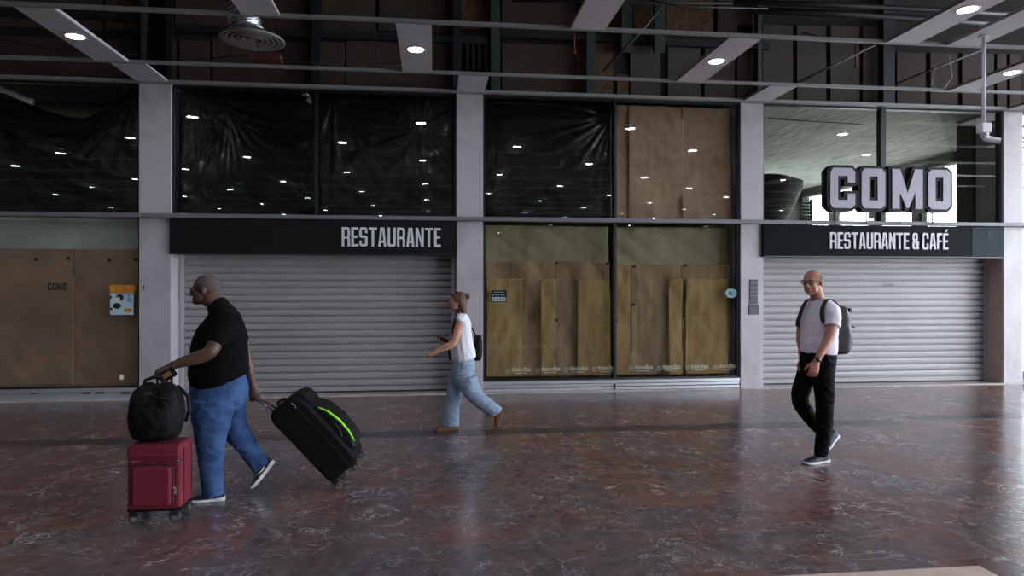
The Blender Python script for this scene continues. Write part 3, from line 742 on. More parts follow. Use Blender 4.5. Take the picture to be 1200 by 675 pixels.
# ---------------------------------------------------------------- ceiling strips and downlights
ZS = 4.575
def strip(x, y0, y1, label, w=.40, name='ceiling_strip', group='pale ceiling strips'):
    t = thing(name, (x, (y0+y1)/2, ZS), label, 'ceiling panel', group)
    MB().box(x-w/2, x+w/2, y0, y1, ZS+.006, ZS+.02).build('panel', 'strip', t)
    for s in (-1, 1): MB().box(x+s*w/2-(.012 if s > 0 else 0), x+s*w/2+(0 if s > 0 else .012), y0, y1, ZS+.006, ZS+.045).build('edge_flange', 'strip', t)
    return t
proto = None
def downlight(x, y, label, group='round recessed downlights'):
    global proto
    if proto is None:
        t = thing('downlight', (x, y, ZS), label, 'ceiling light', group)
        MB().lathe([(.085,.012),(.118,.012),(.122,.004),(.112,-.003),(.098,-.002),(.090,.008)], (x, y, ZS), (0,0,1), 40, True).build('trim_ring', 'white', t, smooth=True)
        MB().lathe([(.0005,.006),(.09,.006),(.092,.010),(.0005,.011)], (x, y, ZS-.004), (0,0,1), 40).build('lens', 'lens', t)
        proto = t; return t
    t = copy_tree(proto); t.location = (x, y, ZS); t['label'] = label; t['group'] = group
    return t
gs = 'pale ceiling strips'
Lx = [(-4.18, 'in the strip leading to the far left pillar'), (-.22, 'right of the round air diffuser'), (3.67, 'above the brown paper, left of the second sign'), (7.91, 'at the right edge of the view, right of the camera pole')]
for x, l in Lx:
    strip(x, 7.705, 9.475, 'pale ceiling strip with a lit downlight '+l)
    downlight(x, 8.55, 'lit round downlight '+l)
for x, l in ((-1.86, 'just above the round air diffuser, cut by the top edge'), (1.75, 'at the top centre of the view, left of the green studs'), (5.62, 'with a downlight at the top right, left of the camera pole')):
    strip(x, 5.875, 7.655, 'pale ceiling strip '+l)
    downlight(x, 6.63, 'lit round downlight at the top right corner, left of the camera pole' if x > 5 else 'lit round downlight just above the top edge, seen in the black glass', 'round recessed downlights')
strip(6.42, 5.875, 7.655, 'pale ceiling strip without a lamp, carrying the camera pole')
for (x, l) in ((-4.02, 'above the far left pillar'), (.56, 'above the pillar behind the woman'), (5.12, 'above the plaque pillar'), (9.72, 'above the pillar at the right edge')):
    strip(x, 9.525, 10.335, 'short pale ceiling strip joining the glazing '+l, .42)
rest = [(-8.2, 8.55), (11.9, 8.55), (-6.0, 6.63), (9.7, 6.63)]
for k in range(2, 16):
    y = 8.55-1.9*k
    for n in range(-3, 4):
        x = -.25+4*n+(2 if k % 2 else 0); rest.append((x, y))
for x, y in rest:
    strip(x, y-.9, y+.9, 'pale ceiling strip outside the view, mirrored in the glass', group='pale ceiling strips outside the view')
    downlight(x, y, 'lit round downlight outside the view, mirrored in the glass', 'downlights outside the view')

# ---------------------------------------------------------------- air diffuser with foil duct
c = W(296, 47, 8.7)
t = thing('air_diffuser', c, 'round grey air diffuser of concentric rings hanging from a crinkled foil duct', 'air vent')
ax = Vector((.02, .0, 1)).normalized()
MB().lathe([(.33,0),(.375,-.012),(.385,0),(.375,.02),(.33,.03)], c, ax, 48, True).build('outer_ring', 'diffgrey', t, smooth=True)
for r, h in ((.29,-.0),(.225,.0),(.16,.0),(.10,.0)):
    MB().lathe([(r+.035,-.012+h),(r+.04,-.006+h),(r-.005,.05),(r-.012,.046),(r+.0,.0)], c, ax, 40, True).build('cone_ring', 'diffgrey', t, smooth=True)
MB().lathe([(.001,-.01),(.05,-.006),(.055,.01),(.001,.045)], c, ax, 24).build('hub', 'diffgrey', t, smooth=True)
MB().lathe([(.34,.03),(.25,.055),(.20,.07),(.19,.08),(.001,.08)], c, ax, 40).build('backing_cone', 'void', t, smooth=True)
pr_ = []; 
for i in range(60):
    s = i/59; pr_.append((.185+.012*math.sin(i*1.6)+.004*math.sin(i*.7), s))
pts = []; rr = []
for i, (r, s) in enumerate(pr_):
    pts.append(c+Vector((-.05-.10*math.sin(s*2.6), .06*s, .075+.85*s))); rr.append(r)
MB().tube(pts, rr, 28).build('foil_duct', 'foil', t, smooth=False)
for dx in (-.2, .22):
    MB().tube([c+Vector((dx,.05,.03)), c+Vector((dx*1.1,.1,1.2)), c+Vector((dx*1.1,.1,2.4))], .006, 6).build('hanger_wire', 'cable', t)
MB().tube([c+Vector((.04,-.02,.0)), c+Vector((.07,-.03,-.10)), c+Vector((.10,-.03,-.16))], .006, 6).build('loose_cord', 'cable', t)

# ---------------------------------------------------------------- boards, studs and pipes in the ceiling void
YB = 10.60
def bx_px(pa, pb, pyt, pyb, y, d):
    x0, x1 = XF(pa, y), XF(pb, y)
    pyb = min(pyb, HY-(4.612-CH)*FPX*(CT-((pa+pb)/2-600)/FPX*ST)/y)
    z0 = W((pa+pb)/2, pyb, y).z; z1 = W((pa+pb)/2, pyt, y).z
    return MB().box(x0, x1, y-d, y, z0, z1)
ordn = ['first','second','third','fourth','fifth','sixth','seventh','eighth','ninth','tenth','eleventh','twelfth','thirteenth','fourteenth','fifteenth','sixteenth','seventeenth','eighteenth','nineteenth','twentieth','twenty-first','twenty-second']
low = [(2,164,'board'),(203,208,'board'),(211,246,'board'),(249,364,'board'),(376,404,'board'),(406,533,'board'),(588,674,'board'),(738,773,'board2'),(782,820,'board2'),(825,860,'board'),(863,881,'board'),(893,928,'board2'),(933,967,'board2'),(972,1006,'board2'),(1010,1027,'board2'),(1050,1083,'board'),(1089,1121,'board'),(1126,1150,'board'),(1153,1163,'board2'),(1167,1178,'board'),(1182,1194,'board')]
for i, (a, b, m) in enumerate(low):
    top = 48 if a < 860 else (22 if a < 1040 else 52)
    tag(bx_px(a, b, top+ (a-200)*.012, 130, YB+.03, .03).build('wall_board', m, bevel=.003), 'brown upright board in the ceiling void over the glazing, %s from the left in the lower row' % ordn[i], 'board', 'brown boards in the lower row of the ceiling void')
up = [(2,120,'board'),(125,175,'osb'),(206,285,'board'),(288,364,'board'),(377,440,'board'),(444,536,'board'),(588,674,'board'),(705,726,'osb'),(742,766,'osb'),(780,835,'osb'),(840,885,'board')]
for i, (a, b, m) in enumerate(up):
    tag(bx_px(a, b, -60, 36+(a-200)*.01, YB+.03, .03).build('wall_board', m, bevel=.003), 'dark upright board in the ceiling void, %s from the left in the upper row' % ordn[i], 'board', 'boards in the upper row of the ceiling void')
for i, (a, b, t0, b0, l) in enumerate(((541,573,-40,35,'above the narrow dark gap behind the woman\'s pillar'), (541,553,85,110,'just over the pillar behind the woman'), (675,687,50,112,'left of the green stud over the black sheet'), (697,718,50,112,'right of the green stud over the black sheet'), (723,736,88,114,'low beside the black and brown sheeting boundary'))):
    tag(bx_px(a, b, t0, b0, YB+.02, .03).build('chipboard_panel', 'osb'), 'rough chipboard panel in the ceiling void '+l, 'board', 'chipboard panels in the ceiling void')
st = [(166,172,'stud','left of the far left pillar top'),(195,203,'bluesteel','right of the far left pillar top'),(365,376,'bluesteel','above the mullion of the first black sheets'),(531,541,'bluesteel','left of the dark slot above the woman\'s pillar'),(575,586,'stud','right of the dark slot above the woman\'s pillar'),(687,697,'stud','between two chipboard panels'),(1034,1047,'bluesteel','above the mullion behind the big letters'),(887,892,'stud','above the plaque pillar')]
for a, b, m, l in st:
    mb = bx_px(a, b, -70, 130, YB, .02); x0, x1 = XF(a, YB-.1), XF(b, YB-.1); z0, z1 = 4.62, 7.2
    mb.box(x0, x0+.012, YB-.12, YB-.02, z0, z1).box(x0, x1, YB-.135, YB-.12, z0, z1)
    tag(mb.build('steel_stud', m), 'upright steel stud in the ceiling void '+l, 'stud', 'steel studs in the ceiling void')
for a, b, l in ((728,741,'left one of the two short green posts'),(767,779,'right one of the two short green posts')):
    mb = bx_px(a, b, -70, 62, YB-.1, .02); mb.box(XF(a,YB-.2), XF(a,YB-.2)+.012, YB-.24, YB-.12, W(a,62,YB-.1).z, 7.2)
    tag(mb.build('steel_post', 'stud'), 'short green steel post in the ceiling void, '+l, 'stud', 'short green steel posts')
for a, b, z, l in ((0,165,18,'at far left'),(200,570,41,'above the first black sheets'),(586,780,44,'above the woman\'s pillar and the studs'),(780,900,52,'above the brown upper paper')):
    tag(bx_px(a, b, z-3, z+5, YB-.03, .08).build('steel_beam', 'bluesteel'), 'dark horizontal steel beam in the ceiling void '+l, 'beam', 'dark horizontal beams in the ceiling void')
for i, (pts, r, m, l) in enumerate((
    ([(1005,50),(1153,53)], .022, 'red', 'red pipe running behind the camera pole'),
    ([(1003,52),(1003,76)], .014, 'red', 'short red sprinkler drop left of the red pipe'),
    ([(673,30),(673,60)], .014, 'red', 'short red sprinkler drop left of the chipboard panels'),
    ([(936,96),(1025,53)], .016, 'darkpipe', 'thin diagonal rod above the left half of the big letters'),
    ([(1050,98),(1152,58)], .016, 'darkpipe', 'thin diagonal rod above the right half of the big letters'),
    ([(706,84),(752,36),(790,-10)], .018, 'darkpipe', 'thin diagonal rod crossing the chipboard panels'),
    ([(880,12),(1000,17),(1100,24),(1200,30)], .05, 'darkpipe', 'thick dark pipe above the second sign bay'),
    ([(860,2),(1000,7),(1100,12),(1200,18)], .04, 'darkpipe', 'upper dark pipe above the second sign bay'),
    ([(600,1),(760,3),(860,4)], .02, 'darkpipe', 'thin dark pipe at the top edge beside the centre ceiling strip'),
    ([(750,-2),(800,8),(900,10)], .012, 'darkpipe', 'thin conduit bending away at the top edge'),
    ([(0,45),(60,58),(130,62),(163,64)], .008, 'cable', 'sagging black cable in the void at far left'),
    ([(230,70),(290,64),(330,70),(400,76)], .008, 'cable', 'sagging black cable under the round air diffuser'),
    ([(433,18),(440,50),(443,75)], .008, 'cable', 'black cable hanging left of the centre downlight'),
    ([(430,79),(445,74),(470,77)], .008, 'cable', 'loose black cable end lying on the ceiling rail left of the centre downlight'),
    ([(940,38),(980,48),(1010,47)], .009, 'cable', 'sagging black cable above the big letters'),
    ([(1112,60),(1116,90),(1104,108),(1092,100),(1096,80)], .005, 'lettergrey', 'pale looped wire hanging above the right half of the big letters'))):
    P = [W(px, py, (10.28, 10.2, 10.25, 10.05, 10.05, 10.0, 9.85, 9.7, 9.9, 9.6)[i] if i < 10 else 9.85+.03*(i-10)) for px, py in pts]
    mb = MB().tube(P, r, 10)
    if m == 'red' and i > 0: mb.lathe([(.008,0),(.022,-.012),(.03,-.03),(.004,-.034)], P[-1], (0,0,1), 12)
    tag(mb.build('pipe' if m != 'cable' and 'wire' not in l else 'cable', m, smooth=True), l, 'pipe' if m != 'cable' and 'wire' not in l else 'cable')
# dark slot boards above the woman's pillar
for i, px in enumerate((546, 553, 560, 567)):
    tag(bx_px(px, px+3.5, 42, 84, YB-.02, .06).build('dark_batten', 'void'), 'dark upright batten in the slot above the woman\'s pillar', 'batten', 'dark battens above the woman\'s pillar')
# diffuser box under the void
p = W(313, 69, 9.9)
tag(MB().box(p.x-.2, p.x+.2, 9.8, 10.0, p.z-.05, p.z+.05).build('red_brown_box', mat('red_brown', (92,50,42), .7), bevel=.006), 'small red brown box behind the ceiling rail under the air diffuser', 'box')

# ---------------------------------------------------------------- camera on a pole
c = W(1153, 37, 7.32)
x, y = c.x, c.y; zb = W(1153, 152, y).z
t = thing('surveillance_camera', (x, y, zb), 'white surveillance camera on a long white pole hanging from a ceiling strip', 'camera')
MB().cyl((x, y, zb+.06), (x, y, ZS), .021, n=20).build('pole', 'whiteplastic', t, smooth=True)
MB().lathe([(.02,.0),(.06,.0),(.06,-.012),(.02,-.012)], (x, y, ZS+.006), (0,0,1)).build('ceiling_plate', 'whiteplastic', t)
MB().box(x-.062, x+.062, y-.05, y+.05, zb-.04, zb+.075).build('junction_box', 'whiteplastic', t, bevel=.012)
MB().lathe([(.04,0),(.045,-.02),(.03,-.06),(.005,-.07)], (x+.01, y, zb-.035), (0,0,1)).build('swivel', 'whiteplastic', t, smooth=True)
d = Vector((.9, -.35, -.28)).normalized()
cb = MB().cyl(Vector((x+.0, y, zb-.095)), Vector((x+.0, y, zb-.095))+d*.17, .034, n=24).build('camera_body', 'whiteplastic', t, smooth=False)
e = Vector((x, y, zb-.095))+d*.172
MB().cyl(e, e-d*.01, .026, n=20).build('camera_lens', 'signblack', cb)

# added fill light, out of sight, brightening the space behind the left window
ld = bpy.data.lights.new('interior_fill_light', 'AREA'); ld.shape = 'RECTANGLE'; ld.size = 1.2; ld.size_y = .3; ld.energy = 45; ld.color = (.95,1,.9)
lo_ = bpy.data.objects.new('interior_fill_light', ld); COL.objects.link(lo_); lo_.location = (-8.0, 11.6, 4.7)
tag(lo_, 'unseen fill light added behind the left glazing, beyond the left edge of the view', 'lamp')
# ---------------------------------------------------------------- light: daylight of the open sides
w = bpy.data.worlds.new('sky'); SC.world = w; w.use_nodes = True
nt = w.node_tree; bg = nt.nodes['Background']
sk = nt.nodes.new('ShaderNodeTexSky'); sk.sky_type = 'HOSEK_WILKIE'; sk.turbidity = 4; sk.ground_albedo = .4; sk.sun_direction = (.5, .5, .7)
mx = nt.nodes.new('ShaderNodeMix'); mx.data_type = 'RGBA'; mx.inputs[0].default_value = .8; mx.inputs[7].default_value = (.82,.9,1,1)
nt.links.new(sk.outputs[0], mx.inputs[6]); nt.links.new(mx.outputs[2], bg.inputs[0]); bg.inputs[1].default_value = 12.0
# ================================================================ people and luggage
M['skin_dark'] = mat('deep_brown_skin', (84,54,42), .5, var=.08, vscale=14)
M['skin_light'] = mat('light_tanned_skin', (196,142,116), .5, var=.06, vscale=14)
M['skin_ruddy'] = mat('ruddy_skin', (186,128,106), .5, var=.08, vscale=12)
M['stubble'] = mat('grey_stubble_scalp', (84,73,70), .8, var=.1, vscale=60)
M['greyhair'] = mat('short_grey_hair', (112,104,98), .9, var=.25, vscale=70, stretch=(1,1,.3))
M['hair'] = mat('brown_hair', (84,57,40), .6, var=.35, vscale=40, stretch=(1,1,.12), bump=.5, bscale=60)
M['tee_black'] = mat('black_cotton', (8,8,9), .9, spec=.12, var=.1, vscale=20)
M['tee_white'] = mat('white_cotton', (240,232,242), .85, var=.03, vscale=8)
M['top_white'] = mat('white_blouse_cloth', (222,222,230), .8)
M['denim'] = mat('blue_denim', (42,64,102), .85, spec=.2, var=.28, vscale=7, rgb2=(66,94,138), bump=.15, bscale=160)
M['denim_pale'] = mat('pale_blue_denim', (130,146,166), .85, var=.12, vscale=7, bump=.12, bscale=160)
M['trouser'] = mat('black_trousers', (7,7,9), .8, spec=.12)
M['sole'] = mat('white_rubber_sole', (214,214,216), .6)
M['shoe_black'] = mat('black_mesh_shoe', (22,22,25), .7)
M['shoe_navy'] = mat('navy_shoe', (34,44,58), .6)
M['suede'] = mat('brown_suede', (112,76,48), .9)
M['nylon'] = mat('black_nylon', (8,8,9), .7, spec=.2, bump=.15, bscale=60)
M['nylon2'] = mat('black_smooth_fabric', (9,9,10), .6, spec=.25)
M['burgundy'] = mat('burgundy_fabric', (112,18,38), .75, var=.06, vscale=9, bump=.15, bscale=220)
M['burgundy2'] = mat('dark_burgundy_trim', (70,16,28), .6)
M['neon'] = mat('neon_green_trim', (150,236,40), .5)
M['greybag'] = mat('grey_rubberised_canvas', (60,62,64), .55, var=.08, vscale=7)
M['greybag2'] = mat('dark_grey_strap', (38,40,42), .7)
M['wheel'] = mat('grey_wheel', (70,70,72), .5)
M['phone'] = mat('black_phone', (12,12,14), .25)
M['eye_white'] = mat('eye_white', (210,205,200), .3)
M['lenses'] = mat('dark_spectacle_lens', (26,24,26), .15)
M['clear'] = glass_mat('clear_spectacle_lens', (.9,.9,.9,1), 1.6)
M['blackplastic'] = mat('black_plastic', (18,18,18), .45)
UP = Vector((0,0,1))

def head(mb, C, f, u, k=1.0, jaw=1.0, nose=1.0):
    """skull, face, nose, lips, ears into mb; C = centre of the head; returns frame function"""
    f = Vector(f).normalized(); u = Vector(u); u = (u-f*u.dot(f)).normalized(); s = u.cross(f)
    ax = (f, s, u)
    def P(a, b, c): return C+(f*a+s*b+u*c)*k
    def E(a, b, c, ra, rb, rc, n=20, m=14): mb.ell(P(a,b,c), (ra*k, rb*k, rc*k), ax, n, m)
    E(-.012, 0, .028, .096, .077, .088, 28, 18)
    E(.030, 0, -.030, .058, .060, .078)
    E(.034, 0, -.064, .050, .047*jaw, .046)
    E(.066, 0, -.094, .020, .022*jaw, .018)
    for q in (-1, 1):
        E(.052, q*.034, -.022, .030, .024, .028)          # cheek
        E(.030, q*.044, -.066, .034, .014*jaw, .026)      # jaw corner
        E(.072, q*.026, .026, .016, .024, .009)           # brow
        E(-.006, q*.079, -.008, .019, .008, .031)         # ear
        E(-.002, q*.083, -.008, .010, .008, .018)
        E(.094, q*.010, -.036, .010, .008, .008)          # nostril wing
    mb.limb([(P(.080,0,.022), .007*k, .006*k), (P(.092,0,.0), .010*k, .008*k), (P(.104*nose,0,-.026), .012*k, .010*k), (P(.100*nose,0,-.036), .010*k, .010*k)], f, 12)
    E(.084, 0, -.058, .011, .024, .006); E(.082, 0, -.069, .012, .021, .007)
    return P, ax
def head_extras(P, ax, root, k, skin):
    for q in (-1, 1):
        MB().ell(P(.079, q*.028, .008), (.010*k,.013*k,.009*k), ax, 14, 10).build('eye', 'eye_white', root, smooth=True)
        MB().ell(P(.0875, q*.0275, .008), (.003*k,.005*k,.005*k), ax, 10, 8).build('iris', 'phone', root, smooth=True)
def hand(mb, Wr, d, n, side, k=1.0, curl=(.5,.6,.5), spread=.06, thumb=.6):
    """Wr wrist, d pointing direction, n direction the fingers curl to, side = direction of the thumb edge"""
    d = Vector(d).normalized(); n = Vector(n); n = (n-d*n.dot(d)).normalized()
    t = d.cross(n); 
    if t.dot(Vector(side)) < 0: t = -t
    Wr = Vector(Wr)
    mb.limb([(Wr-d*.02*k, .026*k, .019*k), (Wr+d*.025*k, .033*k, .017*k), (Wr+d*.06*k, .040*k, .015*k), (Wr+d*.092*k, .039*k, .013*k)], t, 18, .8)
    L = [(.030,.074,.0088),(.010,.082,.0092),(-.011,.076,.0088),(-.031,.060,.0078)]
    for i, (o, l, r) in enumerate(L):
        p = Wr+d*.082*k+t*o*k; a = spread*(1.5-i)*.5; dd = (d+t*a).normalized(); pts = [(p, r*1.05*k, r*1.05*k)]
        ang = 0
        for sgl, c in zip((.45,.31,.24), curl):
            ang += c; v = dd*math.cos(ang)+n*math.sin(ang); p = p+v*l*sgl*k; pts.append((p, r*.95*k, r*.95*k)); r *= .94
        # straight chain
        mb.tube([q[0] for q in pts], [q[1] for q in pts], 10); 
        for q in pts: mb.ell(q[0], q[1]*1.02, None, 10, 7)
    p = Wr+d*.022*k+t*.026*k; pts = [p]; v = (d*.62+t*.72+n*thumb*.5).normalized()
    p = p+v*.034*k; pts.append(p); v = (d*.85+t*.30+n*thumb).normalized(); p = p+v*.030*k; pts.append(p); v = (d*.9+t*.0+n*thumb*1.2).normalized(); p = p+v*.024*k; pts.append(p)
    rr = [.0135*k,.0115*k,.0098*k,.0088*k]; mb.tube(pts, rr, 10)
    for q, r in zip(pts, rr): mb.ell(q, r*1.02, None, 10, 7)
def shoe(root, heel, toe, up, L=.29, Wd=.10, upper='shoe_black', sole='sole', tick=False, laces=True, high=.0):
    """heel and toe: the two ends of the sole's underside"""
    heel = Vector(heel); toe = Vector(toe); f = (toe-heel).normalized(); up = Vector(up); u = (up-f*up.dot(f)).normalized(); s = u.cross(f)
    L = (toe-heel).length
    def P(a, b, c): return heel+f*(a*L)+s*b+u*c
    st = [(0.0,.55),(.04,.72),(.12,.80),(.3,.76),(.45,.78),(.62,.95),(.75,1.0),(.88,.86),(.96,.6),(1.0,.36)]
    mb = MB(); rings = []
    for a, w in st:
        hw = Wd/2*w; z0 = 0 if a < .8 else .03*(a-.8)**1.5*4; th = .030 if a < .3 else .024
        rings.append([P(a,-hw*.94,z0), P(a,-hw,z0+.006), P(a,-hw,z0+th), P(a,hw,z0+th), P(a,hw,z0+.006), P(a,hw*.94,z0)])
    mb.loft(rings)
    up_ = MB(); rings = []
    for a, w, h in ((.015,.5,.075+high),(.06,.68,.088+high),(.15,.76,.088+high),(.28,.74,.090+high*.8),(.42,.74,.084),(.58,.86,.066),(.72,.92,.052),(.86,.8,.044),(.95,.55,.036),(.985,.3,.028)):
        hw = Wd/2*w; r = []
        for k in range(16):
            t = 2*PI*k/16; y = math.cos(t); z = math.sin(t)
            yy = math.copysign(abs(y)**.75, y)*hw; zz = .018 if z < 0 else .018+(h-.018)*abs(z)**.8
            yy *= (1-.28*max(0, z)) if a < .5 else 1
            r.append(P(a, yy, zz))
        rings.append(r)
    up_.loft(rings)
    so = up_.build('shoe', upper, root, smooth=True)
    o = mb.build('sole', sole, so, bevel=.004)
    if laces:
        mb = MB()
        for q in range(4):
            a = .40+q*.06; h = .090-q*.011
            mb.tube([P(a,-.022,h-.006), P(a+.01,0,h+.003), P(a,.022,h-.006)], .003, 6)
        mb.build('laces', 'sole' if upper == 'shoe_navy' else 'shoe_black', so)
    if tick:
        for q in (-1, 1):
            sp = [(.28,.050),(.34,.036),(.44,.036),(.72,.062),(.46,.048),(.36,.050)]
            mb = MB()
            mb.loft([[P(a, q*(Wd/2*.86+e), h) for a, h in ((.24,.055),(.33,.034),(.42,.034),(.62,.052),(.44,.045),(.33,.047))] for e in (-.004,.0035)])
            mb.build('tick_mark', 'sole', so)
    return so
def wr(amp, sx=14, sz=26, seed=0):
    def f(p): return amp*(noise.noise(Vector((p.x*sx+seed, p.y*sx, p.z*sz+3*noise.noise(Vector((p.x*6,p.y*6,p.z*6+seed))))))+.5*noise.noise(Vector((p.x*sx*2.2, p.y*sx*2.2+seed, p.z*sz*2.0))))
    return f
class Fig:
    def __init__(s, Yb, D): s.Y = Yb; s.k = D/800
    def __call__(s, px, py, dy=0): return W(px, py, s.Y+dy)
    def R(s, lst, extra=0):     # (px,py,dy,ra_px,rb_px)
        return [(s(a,b,c), r1*s.k+extra, r2*s.k+extra) for a,b,c,r1,r2 in lst]

from mathutils.bvhtree import BVHTree
def tuck(body, cloth, lim=.06, par=.6, gap=.007):
    """keeps the skin inside the cloth where the two run parallel"""
    co = wloc(cloth); bo = wloc(body)
    me = cloth.data; bv = BVHTree.FromPolygons([v.co+co for v in me.vertices], [tuple(p.vertices) for p in me.polygons])
    for it in range(2):
        ns = [v.normal.copy() for v in body.data.vertices]
        for v, n in zip(body.data.vertices, ns):
            p = v.co+bo; h, hn, i, d = bv.find_nearest(p, lim)
            if h is None: continue
            off = (p-h).dot(hn)
            if off > -gap and n.dot(hn) > par: v.co = h-hn*gap-bo
        body.data.update()
# ---------------------------------------------------------------- man with the black T-shirt
F = Fig(5.6, 5.36)
fw = Vector((-.97, -.06, 0)).normalized(); sd = UP.cross(fw)
man = thing('person', (F(255,500).x, 5.6, 0), 'bald heavy man in a black T-shirt and blue jeans striding left between his suitcases', 'person')
b = MB()
P1, ax1 = head(b, F(240.5,340), fw+Vector((0,.0,-.02)), UP, 1.02, 1.18)
b.limb(F.R([(246,349,0,9.5,10),(252,360,0,11,12),(257,374,0,11,16)]), fw)
b.limb(F.R([(257,374,0,12,20),(258,392,0,22,24),(258,420,0,25,24),(258,448,0,24,21)]), fw)
# left arm (near, forward) and right arm (far, back)
b.limb(F.R([(264,378,-.16,8,8),(254,397,-.24,8.4,8.4),(246.5,412,-.29,7.8,7.8),(232,419,-.31,7.4,7),(215,424,-.33,5.8,5.4),(201,429,-.34,4.4,3.8)]), UP)
b.limb(F.R([(278,384,.2,7,7),(285,404,.24,6.6,6.6),(290.5,424,.25,5.8,5.8),(293.5,440,.25,5,4.8),(296,453,.24,4,3.8)]), fw)
hl = F(200,429.5,-.34); hdir = (F(188,434,-.34)-hl).normalized()
hand(b, hl, hdir, Vector((-.2,.35,-1)), Vector((0,1,.25)), 1.12, (.75,1.0,.7), .05, .5)
hr = F(297,453,.24)
hand(b, hr, Vector((.12,.0,-1)), Vector((-.25,1,0.1)), fw, 1.12, (.8,1.05,.8), .03, .7)
b.limb(F.R([(252,470,-.1,20,14),(249,500,-.1,15,11),(247,530,-.1,11,9),(247,570,-.1,8,7)]), fw)
b.limb(F.R([(264,472,.1,18,12),(276,506,.1,13,10),(292,528,.1,10,8),(308,548,.1,7,6)]), fw)
body1 = b.blob('body', 'skin_dark', man, .0045, 3)
head_extras(P1, ax1, man, 1.02, 'skin_dark')
h = MB(); h.ell(P1(-.016,0,.034), (.0965*1.02,.0785*1.02,.0865*1.02), ax1, 30, 20)
bm = h.bm
kill = [v for v in bm.verts if ((v.co-P1(0,0,0)).dot(ax1[2]) < -.030 and (v.co-P1(0,0,0)).dot(ax1[0]) > -.06) or ((v.co-P1(0,0,0)).dot(ax1[0]) > .058) or ((v.co-P1(0,0,0)).dot(ax1[2]) < -.06) or ((v.co-P1(0,0,0)).dot(ax1[0]) > .02 and (v.co-P1(0,0,0)).dot(ax1[2]) < .055)]
bmesh.ops.delete(bm, geom=kill, context='VERTS')
h.build('hair_stubble', 'stubble', man, smooth=True)
b = MB(); b.limb([(P1(.045,-.036,-.072), .012, .006), (P1(.084,-.014,-.088), .010, .008), (P1(.084,.014,-.088), .010, .008), (P1(.045,.036,-.072), .012, .006)], UP, 12); b.build('grey_chin_stubble', 'stubble', man, smooth=True)
g = MB()
for q in (-1, 1): g.tube([P1(.098, q*.016, .010), P1(.09, q*.055, .012), P1(.03, q*.083, .012), P1(-.01, q*.083, .004)], .003, 6)
g.tube([P1(.098,-.016,.010), P1(.104,0,.013), P1(.098,.016,.010)], .003, 6)
gl = g.build('glasses', 'blackplastic', man)
for q in (-1, 1): MB().ell(P1(.093, q*.036, .005), (.004,.024,.018), (( ax1[0]+ax1[1]*q*.35).normalized(), (ax1[1]-ax1[0]*q*.35).normalized(), ax1[2]), 16, 10).build('lens', 'lenses', gl, smooth=True)
t = MB()
t.limb(F.R([(260.5,447,0,32,29),(257,438,0,34,30),(257,424,0,33,29.5),(257.5,406,0,31.5,29),(259,392,0,28,29),(261,380,0,23,28),(260,369,0,17.5,23),(257,361,0,13.5,16),(253,355.5,0,11.5,12.5)]), fw, 32, .25)
t.limb(F.R([(268,372,-.13,15,12),(260,386,-.2,13.5,13),(252,402,-.245,12,12.5)]), fw, 24, .15)
t.limb(F.R([(270,372,.12,12,12),(277.5,386,.19,10.5,11),(283.5,401,.23,8.6,9.6)]), fw, 24, .15)
for q in (-1,): pass
tuck(body1, t.blob('t_shirt', 'tee_black', man, .007, 5, wr(.006, 7, 12, 3)))
j = MB()
j.limb(F.R([(258,439,0,28,24),(257.5,452,0,32,27),(256,468,0,31.5,26.5),(258,480,0,27,22)]), fw, 30, .3)
j.limb(F.R([(249,470,-.10,25,16),(248,490,-.11,22,15),(247,510,-.11,18,13.5),(247,530,-.11,15,12),(248,552,-.11,13.2,11.5),(249.5,570,-.11,12.4,11),(250.5,580,-.11,12.2,11)]), fw, 26, .12)
j.limb(F.R([(264,468,.08,24,16),(270,490,.10,18.5,14),(279,508,.10,14.5,12.5),(290,524,.10,12,11),(302,541,.10,11.5,11),(307,547,.10,11.5,11)]), fw, 26, .12)
def jw(p):
    return wr(.009, 9, 17, 1)(p)
jo = tuck(body1, j.blob('jeans', 'denim', man, .007, 4, jw))
bp = MB()
c = F(272,458,-.09)
bp.limb([(F(271,449,-.155), .004,.05),(F(272,470,-.155), .004,.045)], Vector((.5,-1,0)), 12, .1)
c = F(235,586,-.11)
hs, ts = G(264,585.5), G(222,589.3)
shoe(man, hs, ts, UP, upper='shoe_black', tick=True)
shoe(man, F(323,541,.12), F(297,574,.05), Vector((-.75,.0,.55)), upper='shoe_black', tick=True, Wd=.10)
# wrist watch and dark phone wallet
wp = F(203,428.5,-.335); 
mb = MB(); T = (F(201,429,-.34)-F(215,424,-.33)).normalized(); A = T.orthogonal().normalized(); B = T.cross(A)
mb.tube([wp+A*.030*math.cos(a)+B*.030*math.sin(a) for a in [q*2*PI/18 for q in range(18)]], .007, 8, closed=True)
mb.build('watch', 'blackplastic', man)
pc = F(195,438,-.385)
d1 = (F(203,430,-.27)-F(186,440,-.27)).normalized(); d2 = Vector((.25,.15,-1)); d2 = (d2-d1*d2.dot(d1)).normalized()
w = thing('wallet', pc, 'open dark wallet or phone case held in the left hand of the man in black', 'wallet')
MB().obox(pc+d2*.012, d1*.062, d2*.036, d1.cross(d2)*.006).build('cover', 'phone', w, bevel=.003)
MB().obox(pc+d2*.008+d1.cross(d2)*(-.0075 if d1.cross(d2).y > 0 else .0075), d1*.03, d2*.018, d1.cross(d2)*.0012).build('paper', mat('tan_leather', (120,84,52), .7), w)

